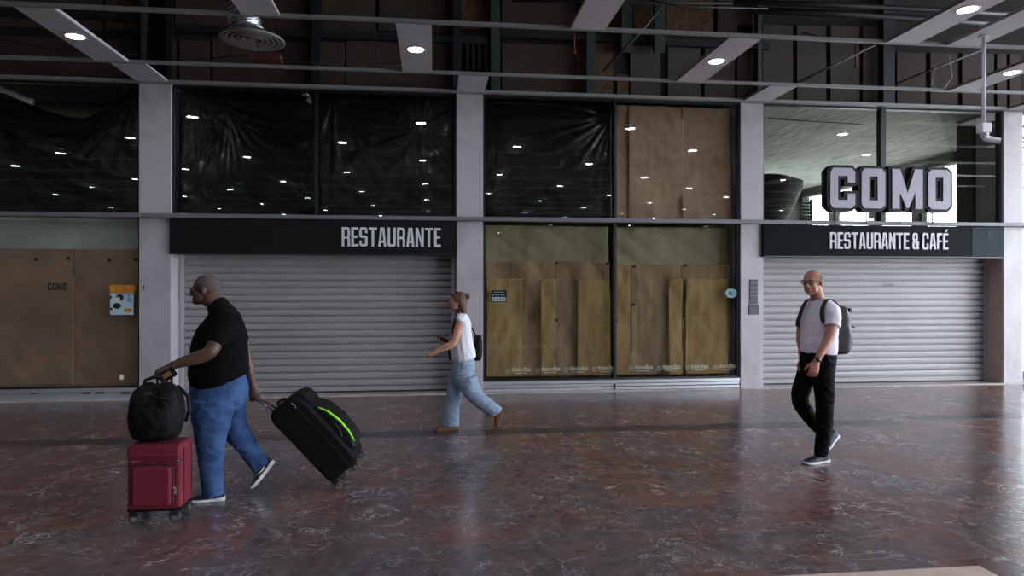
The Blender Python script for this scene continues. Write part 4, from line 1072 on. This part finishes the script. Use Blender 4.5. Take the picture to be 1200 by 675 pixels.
# ---------------------------------------------------------------- burgundy suitcase
yb = 5.02
xa, xb = XF(148.5, yb), XF(212, yb); dpt = .25
zb, zt = .094, W(180, 521, yb).z
def rbox(mb, x0, x1, y0, y1, z0, z1, r, n=5):
    """rounded box, rounded in the xz outline"""
    rings = []
    def out(e):
        pts = []
        for cx, cz, a0 in ((x1-r, z1-r, 0), (x0+r, z1-r, PI/2), (x0+r, z0+r, PI), (x1-r, z0+r, 1.5*PI)):
            for q in range(n+1):
                a = a0+PI/2*q/n; pts.append((cx+(r-e)*math.cos(a), cz+(r-e)*math.sin(a)))
        return pts
    e = min(.018, r*.6)
    for y, ee in ((y0, e), (y0+e*.35, e*.35), (y0+e, 0), (y1-e, 0), (y1-e*.35, e*.35), (y1, e)): rings.append([Vector((a, y, c)) for a, c in out(ee)])
    return mb.loft(rings)
sc = thing('suitcase', ((xa+xb)/2, yb+dpt/2, 0), 'burgundy soft suitcase standing upright at the left, under the black backpack', 'suitcase')
rbox(MB(), xa, xb, yb, yb+dpt, zb, zt, .03).build('shell', 'burgundy', sc, smooth=False)
wS = xb-xa; hS = zt-zb
rbox(MB(), xa+wS*.10, xb-wS*.16, yb-.028, yb+.01, zb+.03, zb+hS*.68, .035).build('front_pocket', 'burgundy', sc)
rbox(MB(), xa+.004, xb-.008, yb-.012, yb+.01, zb+hS*.80, zt-.012, .02).build('upper_pocket', 'burgundy', sc)
mb = MB(); zq = zb+hS*.76
mb.tube([(xa+.012, yb-.014, zq), (xa+wS*.5, yb-.016, zq+.003), (xb-.03, yb-.014, zq)], .004, 6)
mb.tube([(xa+wS*.08, yb-.012, zb+.05), (xa+wS*.08, yb-.012, zb+hS*.64), (xa+wS*.12, yb-.014, zb+hS*.705), (xb-wS*.2, yb-.014, zb+hS*.705), (xb-wS*.13, yb-.012, zb+hS*.64), (xb-wS*.13, yb-.012, zb+.05)], .004, 6)
mb.build('zip', 'burgundy2', sc)
MB().obox((xb-wS*.10, yb-.018, zb+hS*.30), (.010,0,0), (0,.004,0), (0,0,.028)).build('zip_pull', 'chrome', sc, bevel=.004)
MB().obox((xa+wS*.2, yb-.02, zq), (.03,0,0), (0,.004,0), (0,0,.005)).build('zip_pull', 'chrome', sc)
MB().obox((xb-.006, yb-.006, zq+.0), (.012,0,0), (0,.006,0), (0,0,.006)).build('zip_pull', 'chrome', sc)
MB().box(xb-.001, xb+.005, yb+.05, yb+.058, zb+.04, zt-.04).box(xb-.001, xb+.005, yb+.20, yb+.208, zb+.04, zt-.04).build('piping', 'burgundy2', sc)
MB().box(xa-.002, xb+.004, yb+.005, yb+dpt-.005, zb-.012, zb+.02).build('base_guard', 'nylon2', sc, bevel=.008)
mb = MB(); mb.tube([(xa-.002, yb+.05, zb+hS*.62), (xa-.022, yb+.07, zb+hS*.64), (xa-.022, yb+.18, zb+hS*.64), (xa-.002, yb+.2, zb+hS*.62)], .008, 8); mb.build('side_handle', 'burgundy2', sc)
def wheel(root, x, y, z=.038, r=.038, ax=Vector((0,1,0)), m='wheel', top=None):
    h = MB().cyl(Vector((x,y,z))-ax*.011, Vector((x,y,z))+ax*.011, r, n=20).cyl(Vector((x,y,z))-ax*.034, Vector((x,y,z))-ax*.016, r, n=20)
    o = h.build('wheel', 'wheel', root, bevel=.003)
    q = MB().cyl(Vector((x,y,z))-ax*.037, Vector((x,y,z))-ax*.033, r*.55, n=14); q.build('hub_cap', 'chrome', o)
    c = MB().obox(Vector((x,y,z+r*.75))-ax*.012, (r*.8,0,0), (0,.03,0), (0,0,r*.45)); c.build('caster_fork', 'blackplastic', root, bevel=.006)
    return o
for q in (xa+.04, xb-.05):
    for yy in (yb+.045, yb+dpt-.02): wheel(sc, q, yy)
# telescopic handle
yh = yb+dpt-.035
hl2 = F(183.5,436,-.16); z_h = hl2.z
xh1, xh2 = XF(184.5, yh), XF(201, yh)
zh = W(190, 438.5, yh).z
for x in (xh1, xh2): MB().box(x-.007, x+.007, yh-.005, yh+.005, zt-.03, zh).build('handle_tube', 'chrome', sc)
MB().box(xh1-.02, xh2+.02, yh-.012, yh+.012, zh-.01, zh+.022).build('handle_grip', 'blackplastic', sc, bevel=.008)

# ---------------------------------------------------------------- black backpack on the suitcase
zc = zt+.004
bc = Vector((XF(182.5, yb+.1), yb+.115, zc))
bpk = thing('backpack', bc, 'black rounded backpack lying on top of the burgundy suitcase', 'backpack')
kb = 4.95/800
b = MB()
for q in (-1, 1): b.limb([(bc+Vector((q*.075,0,.055)), .085, .10), (bc+Vector((q*.088,0,.13)), .092, .115), (bc+Vector((q*.090,0,.22)), .092, .115), (bc+Vector((q*.075,0,.31)), .09, .105), (bc+Vector((q*.035,.01,.365)), .07, .07)], (1,0,0), 28, .55)
b.limb([(bc+Vector((0,0,.05)), .10, .10), (bc+Vector((0,0,.2)), .12, .125), (bc+Vector((0,.01,.365)), .08, .07)], (1,0,0), 20, .5)
b.blob('bag_body', 'nylon', bpk, .008, 5, wr(.012, 10, 10, 5))
b = MB(); b.limb([(bc+Vector((.01,-.10,.06)), .115,.05), (bc+Vector((.01,-.115,.15)), .125,.045), (bc+Vector((.01,-.10,.235)), .11,.035)], (1,0,0), 22, .5)
b.blob('front_pocket', 'nylon', bpk, .007, 3, wr(.007, 14, 12, 9))
MB().tube([bc+Vector((-.09,.0,.39)), bc+Vector((-.075,0,.43)), bc+Vector((-.02,0,.452)), bc+Vector((.04,0,.445)), bc+Vector((.06,0,.40))], .012, 10).build('carry_handle', 'nylon2', bpk, smooth=True)
MB().tube([bc+Vector((-.15,-.06,.24)), bc+Vector((-.12,-.10,.30)), bc+Vector((0,-.105,.335)), bc+Vector((.12,-.10,.30)), bc+Vector((.16,-.06,.24))], .006, 8).build('zip', 'nylon2', bpk)
for q in (-1, 1): MB().tube([bc+Vector((q*.12,.06,.38)), bc+Vector((q*.19,.07,.30)), bc+Vector((q*.205,.06,.20)), bc+Vector((q*.18,.05,.12))], .013, 8).build('side_strap', 'nylon2', bpk, smooth=True)
bpk_l = MB().obox(bc+Vector((-.01,-.112,.355)), (.02,0,0), (0,.003,0), (0,0,.006)).build('maker_tag', 'wheel', bpk)

# ---------------------------------------------------------------- black tilted suitcase with the green piping
yc = 5.86; hw = .24         # centre depth, half width along y
Fb = Fig(yc, 5.7)
A0 = W(388, 569, yc-hw)     # lower rear corner of the near side (near the wheel)
B0 = W(311, 489, yc-hw)     # upper corner at the handle
u_ = Vector((B0.x-A0.x, 0, B0.z-A0.z)); Ls = u_.length; u_.normalize()
v_ = Vector((-u_.z, 0, u_.x)); 
if v_.x < 0: v_ = -v_
Th = .31
cc = thing('suitcase', (A0.x, yc, 0), 'large black suitcase with a neon green stripe, tilted and pulled behind the man', 'suitcase')
def Q(a, t, y): return A0+u_*(a*Ls)+v_*(t*Th)+Vector((0, y, 0))
def outl(e=0, d=0):
    # outline of the side view
    pts = [(0,.10),(.02,.02),(.08,0),(.90,0),(.97,.06),(1.0,.2),(1.0,.62),(.985,.80),(.93,.93),(.80,1.0),(.60,1.0),(.10,.98),(.02,.92),(0,.8)]
    return [((a-.5)*(1-e)+.5, (t-.5)*(1-e*1.6)+.5) for a, t in pts]
mb = MB(); rings = []
for y, e in ((0,.10),(.012,.035),(.035,0),(2*hw-.035,0),(2*hw-.012,.035),(2*hw,.10)): rings.append([Q(a, t, y) for a, t in outl(e)])
mb.loft(rings); mb.build('shell', 'nylon', cc, smooth=False)
mb = MB(); rings = []
prof = [(.10,.90),(.12,1.10),(.2,1.20),(.45,1.25),(.66,1.17),(.74,1.05),(.76,.9)]
for y, e in ((.03,.88),(.05,1),(2*hw-.05,1),(2*hw-.03,.88)): rings.append([Q(.43+(a-.43)*e, .9+(t-.9)*e, y) for a, t in prof])
mb.loft(rings); mb.build('front_pocket', 'nylon2', cc)
mb = MB(); rings = []
prof = [(.78,.90),(.80,1.04),(.90,1.03),(.97,.93),(.96,.85)]
for y, e in ((.04,.9),(.06,1),(2*hw-.06,1),(2*hw-.04,.9)): rings.append([Q(a, .9+(t-.9)*e, y) for a, t in prof])
mb.loft(rings); mb.build('upper_pocket', 'nylon2', cc)
gs_ = [(.175,1.175),(.30,1.245),(.45,1.262),(.60,1.205),(.71,1.09)]
mb = MB()
gp = [Q(a, t, .045) for a, t in gs_]
sm = []
for i in range(len(gp)-1):
    for q in range(4): sm.append(gp[i].lerp(gp[i+1], q/4))
sm.append(gp[-1]); n_ = len(sm)
mb.tube(sm, [.005+.006*math.sin(PI*i/(n_-1)) for i in range(n_)], 8); mb.build('neon_stripe', 'neon', cc, smooth=True)
MB().tube([Q(.30,1.03,.02), Q(.37,1.12,.028), Q(.45,1.14,.03)], .003, 6).build('script_logo', 'wheel', cc)
MB().tube([Q(.93,.70,-.002), Q(.90,.74,-.004), Q(.86,.72,-.004)], .006, 8).build('zip_pull', 'chrome', cc)
mb = MB()
zp = [Q(a, t, -.001) for a, t in ((.03,.66),(.1,.70),(.5,.72),(.8,.72),(.9,.68),(.985,.58))]; mb.tube(zp, .004, 6); mb.build('zip', 'nylon2', cc)
MB().tube([Q(1.0,.35,.10), Q(1.03,.36,.12), Q(1.03,.36,.34), Q(1.0,.35,.36)], .011, 8).build('carry_handle', 'nylon2', cc, smooth=True)
for t_, a_ in ((.12,-.035),(.76,-.035)):
    for y in (.05, 2*hw-.05):
        p = Q(a_, t_, y)
        if t_ < .5: p.z = max(.032, .032); 
        o = MB().cyl(p-Vector((0,.028,0)), p-Vector((0,.006,0)), .031, n=20).cyl(p+Vector((0,.006,0)), p+Vector((0,.028,0)), .031, n=20).build('wheel', 'wheel', cc, bevel=.003)
        MB().cyl(p-Vector((0,.031,0)), p-Vector((0,.027,0)), .017, n=12).build('hub_cap', 'chrome', o)
        MB().obox(Q(a_+.035, t_, y), u_*.022, (0,.03,0), v_*.028).build('caster_fork', 'blackplastic', cc, bevel=.006)
hc = hr+Vector((.02,0,-.10))
hy = yc-A0.y
top = Vector((hc.x, 0, hc.z))
for dy in (-.05, .05):
    y0 = hw+dy
    s0 = Q(.97,.10, y0); e0 = Vector((hc.x, hr.y+.02+dy*.9, hc.z))
    MB().tube([s0, e0], .0075, 8).build('handle_tube', 'chrome', cc, smooth=True)
MB().tube([Vector((hc.x, hr.y-.045, hc.z)), Vector((hc.x, hr.y+.085, hc.z))], .014, 12).build('handle_grip', 'blackplastic', cc, smooth=True)

# ---------------------------------------------------------------- walking woman
F = Fig(7.8, 7.8)
fw = Vector((-1, .0, 0)); 
wm = thing('person', (F(542,480).x, 7.8, 0), 'woman in white sleeveless top and pale wide jeans walking left past a pillar', 'person')
b = MB()
P2, ax2 = head(b, F(536,353.5), fw+Vector((0,-.05,-.06)), UP+Vector((-.05,0,0)), .93, .82, 1.0)
b.limb(F.R([(538.5,359,0,4.6,4.8),(540,367,0,4.6,5),(541.5,374,0,7,14)]), fw)
b.limb(F.R([(541,372,0,7,14),(541,385,0,10,14),(541,400,0,10.5,13),(542,416,0,10,12),(542,430,0,10,12)]), fw)
b.limb(F.R([(540,375,-.155,4.8,4.8),(535.5,390,-.18,4.4,4.4),(530.5,402.5,-.19,3.9,3.8),(521,407.5,-.19,3.7,3.3),(511.5,411.5,-.18,2.4,2.2)]), fw)
b.limb(F.R([(541,375,.155,4.8,4.8),(537,390,.18,4.2,4.2),(532,402,.17,3.8,3.6),(527,402,.12,3.2,3),(522.5,400,.09,2.3,2.2)]), fw)
hw_ = F(511.5,411.5,-.18)
hand(b, hw_, F(503,416,-.17)-hw_, Vector((-.1,.5,-.9)), Vector((-.2,0,1)), .93, (.35,.55,.4), .05, .4)
h2 = F(522.5,400,.09)
hand(b, h2, Vector((-1,-.45,-.12)), Vector((0,-.8,.6)), Vector((-.3,0,1)), .9, (.7,.9,.6), .03, .6)
b.limb(F.R([(538,438,.08,7,7),(534,460,.08,6,6),(529,490,.08,4.5,4.5),(529,500,.08,4,4)]), fw)
b.limb(F.R([(546,438,-.07,7,7),(554,459,-.08,6,6),(572,478,-.08,5,4.5),(586,486,-.08,4,3.5)]), fw)
body2 = b.blob('body', 'skin_light', wm, .0042, 3)
head_extras(P2, ax2, wm, .93, 'skin_light')
h = MB()
k = .93
h.ell(P2(-.026,0,.036), (.094*k,.087*k,.088*k), ax2, 26, 18)
h.ell(P2(-.055,0,-.015), (.062*k,.078*k,.085*k), ax2, 22, 16)
for q in (-1, 1):
    h.limb([(P2(.052,q*.030,.088), .02, .016), (P2(.036,q*.066,.052), .020, .012), (P2(-.012,q*.082,.020), .028, .014), (P2(-.045,q*.078,-.03), .030, .016), (P2(-.05,q*.07,-.09), .028, .018)], ax2[0], 14)
h.limb([(P2(-.055,0,-.03), .050,.062), (F(543.5,368,0), .034,.055), (F(545.5,377,0), .020,.045), (F(547,384,.0), .010,.02)], fw, 18)
h.limb([(P2(-.03,-.07,-.05), .022,.018), (F(536.5,369,-.09), .022,.018), (F(532,378,-.115), .020,.018), (F(530.5,388,-.12), .017,.014), (F(530,396,-.12), .008,.006)], fw, 14)
h.limb([(P2(-.03,.07,-.05), .022,.018), (F(536.5,369,.09), .022,.018), (F(532,378,.115), .018,.018), (F(530.5,386,.12), .010,.010)], fw, 14)
h.ell(P2(-.118,0,.058), (.042*k,.052*k,.040*k), ax2, 18, 12)
def strands(p):
    q = p-P2(-.05,0,.05); a = math.atan2(q.y, q.x)
    return .0045*noise.noise(Vector((a*9, q.z*7, q.length*30)))
h.blob('hair', 'hair', wm, .0055, 2, strands)
MB().tube([P2(-.088,.03*math.cos(a),.054+.03*math.sin(a)) for a in [i*2*PI/14 for i in range(14)]], .006, 8, closed=True).build('hair_clip', 'burgundy2', wm, smooth=True)
t = MB()
t.limb(F.R([(544.5,421,0,13.5,17),(542.5,413,0,14.5,16.5),(541,400,0,13,15),(540.5,388,0,12,14.5),(541,378,0,11,13.5),(541,371.5,0,8,12.5),(540.5,368,0,5.5,8)]), fw+Vector((0,0,-.2)), 30, .2)
t.limb(F.R([(541,371,-.10,6,4),(540,373,-.15,5.2,4),(538.5,376,-.165,4.6,4)]), fw, 16, .3)
t.limb(F.R([(541,371,.10,6,4),(540,373,.15,5.2,4),(539.5,376,.165,4.6,4)]), fw, 16, .3)
tuck(body2, t.blob('sleeveless_top', 'top_white', wm, .006, 4, lambda p: .007*noise.noise(Vector((p.x*26+p.z*5, p.y*22, p.z*5)))+.003*noise.noise(p*22)), par=.7)
j = MB()
j.limb(F.R([(543,419,0,12.5,14.5),(542.5,428,0,14,16),(542,440,0,14.5,16),(543,449,0,12.5,13)]), fw, 28, .3)
j.limb(F.R([(537,443,.08,11.5,9.5),(533,458,.08,9.5,9),(530,474,.08,9,8.5),(528,488,.08,10,9.5),(527,498,.08,11,10)]), fw, 24, .1)
j.limb(F.R([(547,443,-.08,12,9.5),(551,455,-.08,11,9),(559,466,-.08,9.2,8.5),(570,474.5,-.08,8.6,8.2),(580,482,-.08,8.6,8.2),(582,484,-.08,8.6,8.2)]), fw, 24, .1)
tuck(body2, j.blob('jeans', 'denim_pale', wm, .006, 3, wr(.008, 12, 18, 4)))
shoe(wm, G(537,503.2), G(508,505), UP, upper='suede', sole='suede', laces=False, Wd=.085)
shoe(wm, F(589.5,482,-.09), F(583,502.5,-.10), Vector((-.95,0,-.12)), upper='suede', sole='suede', laces=False, Wd=.085)
mb = MB(); a_ = F(512.5,411.2,-.18); T = (F(511.5,411.5,-.18)-F(521,407.5,-.19)).normalized(); A = T.orthogonal().normalized(); B = T.cross(A)
mb.tube([a_+A*.023*math.cos(q*2*PI/16)+B*.023*math.sin(q*2*PI/16) for q in range(16)], .003, 6, closed=True); mb.build('bracelet', 'sole', wm)
p = F(519,397.5,.05)
tag(MB().obox(p, Vector((.062,0,-.028)), Vector((.004,.03,.012)), Vector((.001,-.002,.004))).build('phone', 'phone', bevel=.003), 'dark mobile phone held by the woman in her far hand', 'phone')
# shoulder bag behind her
bg_ = thing('shoulder_bag', F(560,425,.12), 'black shoulder bag hanging behind the woman in the white top', 'bag')
c = F(559,408,.13)
b = MB(); b.limb([(F(559.5,421,.13), .045,.10), (F(559.5,412,.13), .058,.12), (F(560,400,.13), .050,.11), (F(560,394,.13), .045,.10)], (1,0,0), 22, .35)
b.blob('bag_body', 'nylon', bg_, .007, 3, wr(.006, 12, 12, 2))
MB().tube([F(558,395,.06), F(554,386,.10), F(547,375,.14), F(541,369.5,.14), F(534,378,.13), F(532,392,.15), F(531,408,.19)], [.010,.009,.009,.010,.009,.009,.008], 10).build('strap', 'nylon2', bg_, smooth=True)
b = MB(); b.limb([(F(530,404,.24), .02,.03), (F(528.5,413,.24), .035,.05), (F(529.5,421,.24), .03,.045)], (1,0,0), 16, .4); b.build('front_flap', 'nylon', bg_, smooth=True)

# ---------------------------------------------------------------- man with the white T-shirt
F = Fig(6.08, 6.42)
fw = Vector((-.88, -.48, 0)).normalized(); sd = UP.cross(fw)
m2 = thing('person', (F(958,480).x, 6.08, 0), 'grey haired man in a white T-shirt and black trousers walking left past the second shutter', 'person')
b = MB()
P3, ax3 = head(b, F(952.5,331), Vector((-.86,-.56,-.03)), UP, 1.05, 1.05, 1.0)
b.limb(F.R([(955.5,339,0,7.5,7.5),(958,349,0,7.5,8),(960,360,0,8,11)]), fw)
b.limb(F.R([(960,361,0,9,15),(961,372,0,12,16),(960,392,0,13,16),(958,415,0,13,16)]), fw)
b.limb(F.R([(977,366,-.17,6.6,6.4),(975,382,-.21,6.2,6),(970.5,397,-.22,5.3,5.2),(963,412,-.24,4.9,4.3),(956.5,424,-.25,3.4,3)]), fw)
b.limb(F.R([(944,366,.17,6.6,6.4),(940,384,.2,6,6),(938,398,.18,5,5),(937,412,.13,4.4,4),(938,422,.10,3.3,3)]), fw)
h1 = F(956.5,424,-.25)
hand(b, h1, Vector((-.35,-.1,-1)), Vector((.3,.9,-.1)), fw, 1.08, (.45,.7,.5), .04, .5)
hand(b, F(938,422,.10), Vector((.1,.0,-1)), Vector((.2,-.9,0)), fw, 1.0, (.4,.5,.4), .04, .4)
b.limb(F.R([(964,434,-.09,9,9),(966,462,-.09,8,8),(967,480,-.09,8,8),(965,505,-.09,7,7),(961,534,-.08,4.5,4.5)]), fw)
b.limb(F.R([(949,436,.09,9,9),(939,458,.08,8,8),(938.5,471,.08,7,7),(951,490,.09,6.5,6.5),(969,511,.09,4.5,4.5)]), fw)
body3 = b.blob('body', 'skin_ruddy', m2, .0045, 3)
head_extras(P3, ax3, m2, 1.05, 'skin_ruddy')
h = MB(); h.ell(P3(-.020,0,.022), (.099*1.05,.0825*1.05,.088*1.05), ax3, 34, 24)
bm = h.bm
def rel(v): q = v.co-P3(0,0,0); return q.dot(ax3[0])/1.05, q.dot(ax3[1])/1.05, q.dot(ax3[2])/1.05
kill = []
for v in bm.verts:
    a, s_, z = rel(v)
    if a > .035 or z < -.055 or (a > .0 and z < -.01) or (a > -.015 and z < -.03 ) or (a > -.005 and abs(s_) < .052 and z > .06): kill.append(v)
bmesh.ops.delete(bm, geom=kill, context='VERTS')
h.build('short_hair', 'greyhair', m2, smooth=True)
g = MB()
for q in (-1, 1):
    g.tube([P3(.100+.004*math.cos(0), q*.032+.026*math.cos(a), .007+.019*math.sin(a)) for a in [i*2*PI/18 for i in range(18)]], .0026, 6, closed=True)
    g.tube([P3(.100,q*.058,.012), P3(.05,q*.086,.014), P3(-.005,q*.088,.008)], .0026, 6)
g.tube([P3(.100,-.007,.010), P3(.104,0,.014), P3(.100,.007,.010)], .0026, 6)
gl = g.build('glasses', 'blackplastic', m2)
for q in (-1, 1): MB().ell(P3(.100,q*.032,.007), (.0016,.025,.018), ax3, 18, 8).build('lens', 'clear', gl, smooth=True)
t = MB()
t.limb(F.R([(959,413,0,17.5,21),(959.5,405,0,18,21.5),(960,392,0,17.5,21),(961,378,0,17,21.5),(961.5,366,0,15,21.5),(960.5,358,0,12,18),(958.5,351.5,0,9,11)]), fw, 32, .25)
t.limb(F.R([(972,361,-.11,9,9),(976,369,-.17,9.6,9.2),(975,382,-.205,9.2,9)]), fw, 24, .12)
t.limb(F.R([(950,361,.11,9,9),(944,369,.17,9,9),(941.5,381,.2,8.6,8.6)]), fw, 24, .12)
to = t.blob('t_shirt', 'tee_white', m2, .006, 4, wr(.006, 8, 12, 6)); tuck(body3, to)
j = MB()
j.limb(F.R([(959,412,0,16.5,20),(958.5,424,0,17.5,21),(957,438,0,17,20)]), fw, 30, .3)
j.limb(F.R([(964,432,-.09,13.5,13),(966,455,-.09,11.5,11.5),(966.5,478,-.09,10,10),(966,500,-.09,9.4,9.2),(963.5,522,-.085,8.4,8),(962,534,-.08,7.6,7.6)]), fw, 24, .1)
j.limb(F.R([(949,432,.09,13,12.5),(941.5,450,.09,11,11),(937.5,467,.08,9.8,10),(944,482,.085,9,9),(956,497,.09,8,8),(966,508,.09,7.2,7.2)]), fw, 24, .1)
tuck(body3, j.blob('trousers', 'trouser', m2, .006, 4, wr(.006, 9, 20, 8)))
shoe(m2, G(970.5,541), G(941,544.5), UP, upper='shoe_navy', Wd=.105)
shoe(m2, F(981.5,511,.10), F(966,529,.02), Vector((-.6,-.2,.75)), upper='shoe_navy', Wd=.1)
wp = F(958.2,421.5,-.247); T = (F(956.5,424,-.25)-F(963,412,-.24)).normalized(); A = T.orthogonal().normalized(); B = T.cross(A)
mb = MB(); mb.tube([wp+A*.031*math.cos(q*2*PI/18)+B*.029*math.sin(q*2*PI/18) for q in range(18)], .008, 8, closed=True); wa = mb.build('watch', 'blackplastic', m2)
MB().ell(wp+Vector((-.012,-.034,.004)), (.022,.009,.022), None, 16, 10).build('watch_face', 'phone', wa, smooth=True)
p = F(950.5,371,0)
# small print on the chest
c = F(951,370,-.10)
# grey backpack on his back
bb = thing('backpack', F(990,418,.0), 'grey roll top backpack worn by the man in the white T-shirt', 'backpack')
bk = -fw
sp = F(961,388,0)
def S(a, s_, z): return Vector((sp.x, sp.y, 0))+bk*a+sd*s_+UP*z
zt_ = F(961,357).z; zb_ = F(961,418).z; Hh = zt_-zb_
b = MB(); b.limb([(S(.27,0,zb_+.04), .075,.135), (S(.275,0,zb_+Hh*.35), .095,.15), (S(.265,0,zb_+Hh*.7), .082,.145), (S(.245,0,zb_+Hh*.93), .05,.13)], bk, 28, .45)
b.blob('bag_body', 'greybag', bb, .007, 3, wr(.006, 9, 9, 11))
b = MB(); b.limb([(S(.345,0,zb_+.05), .03,.11), (S(.362,0,zb_+Hh*.3), .036,.12), (S(.35,0,zb_+Hh*.52), .026,.115)], bk, 22, .4); b.blob('outer_pocket', 'greybag', bb, .006, 2)
MB().limb([(S(.30,-.13,zt_-.055), .02,.02), (S(.32,0,zt_-.05), .024,.024), (S(.30,.13,zt_-.055), .02,.02)], UP, 14, .4).build('rolled_top', 'greybag2', bb, smooth=True)
MB().tube([S(.345,-.145,zb_+Hh*.55), S(.375,-.09,zb_+Hh*.57), S(.38,.0,zb_+Hh*.57), S(.375,.09,zb_+Hh*.57), S(.345,.145,zb_+Hh*.55)], .006, 6).build('zip', 'greybag2', bb)
for q, ys in ((1, 1), (-1, -1)):
    # straps over the shoulders, hugging the shirt
    pts = [S(.17, q*.085, zt_-.02), S(.08, q*.085, zt_+.035), S(.0, q*.088, zt_+.052), S(-.07, q*.095, zt_+.034), S(-.128, q*.10, zt_-.03), S(-.155, q*.11, zt_-.10), S(-.155, q*.13, zt_-.16), S(-.11, q*.16, zt_-.21)]
    mb = MB(); mb.limb([(p_, .021, .007) for p_ in pts], sd, 12, .3); mb.build('strap', 'greybag2', bb, smooth=True)
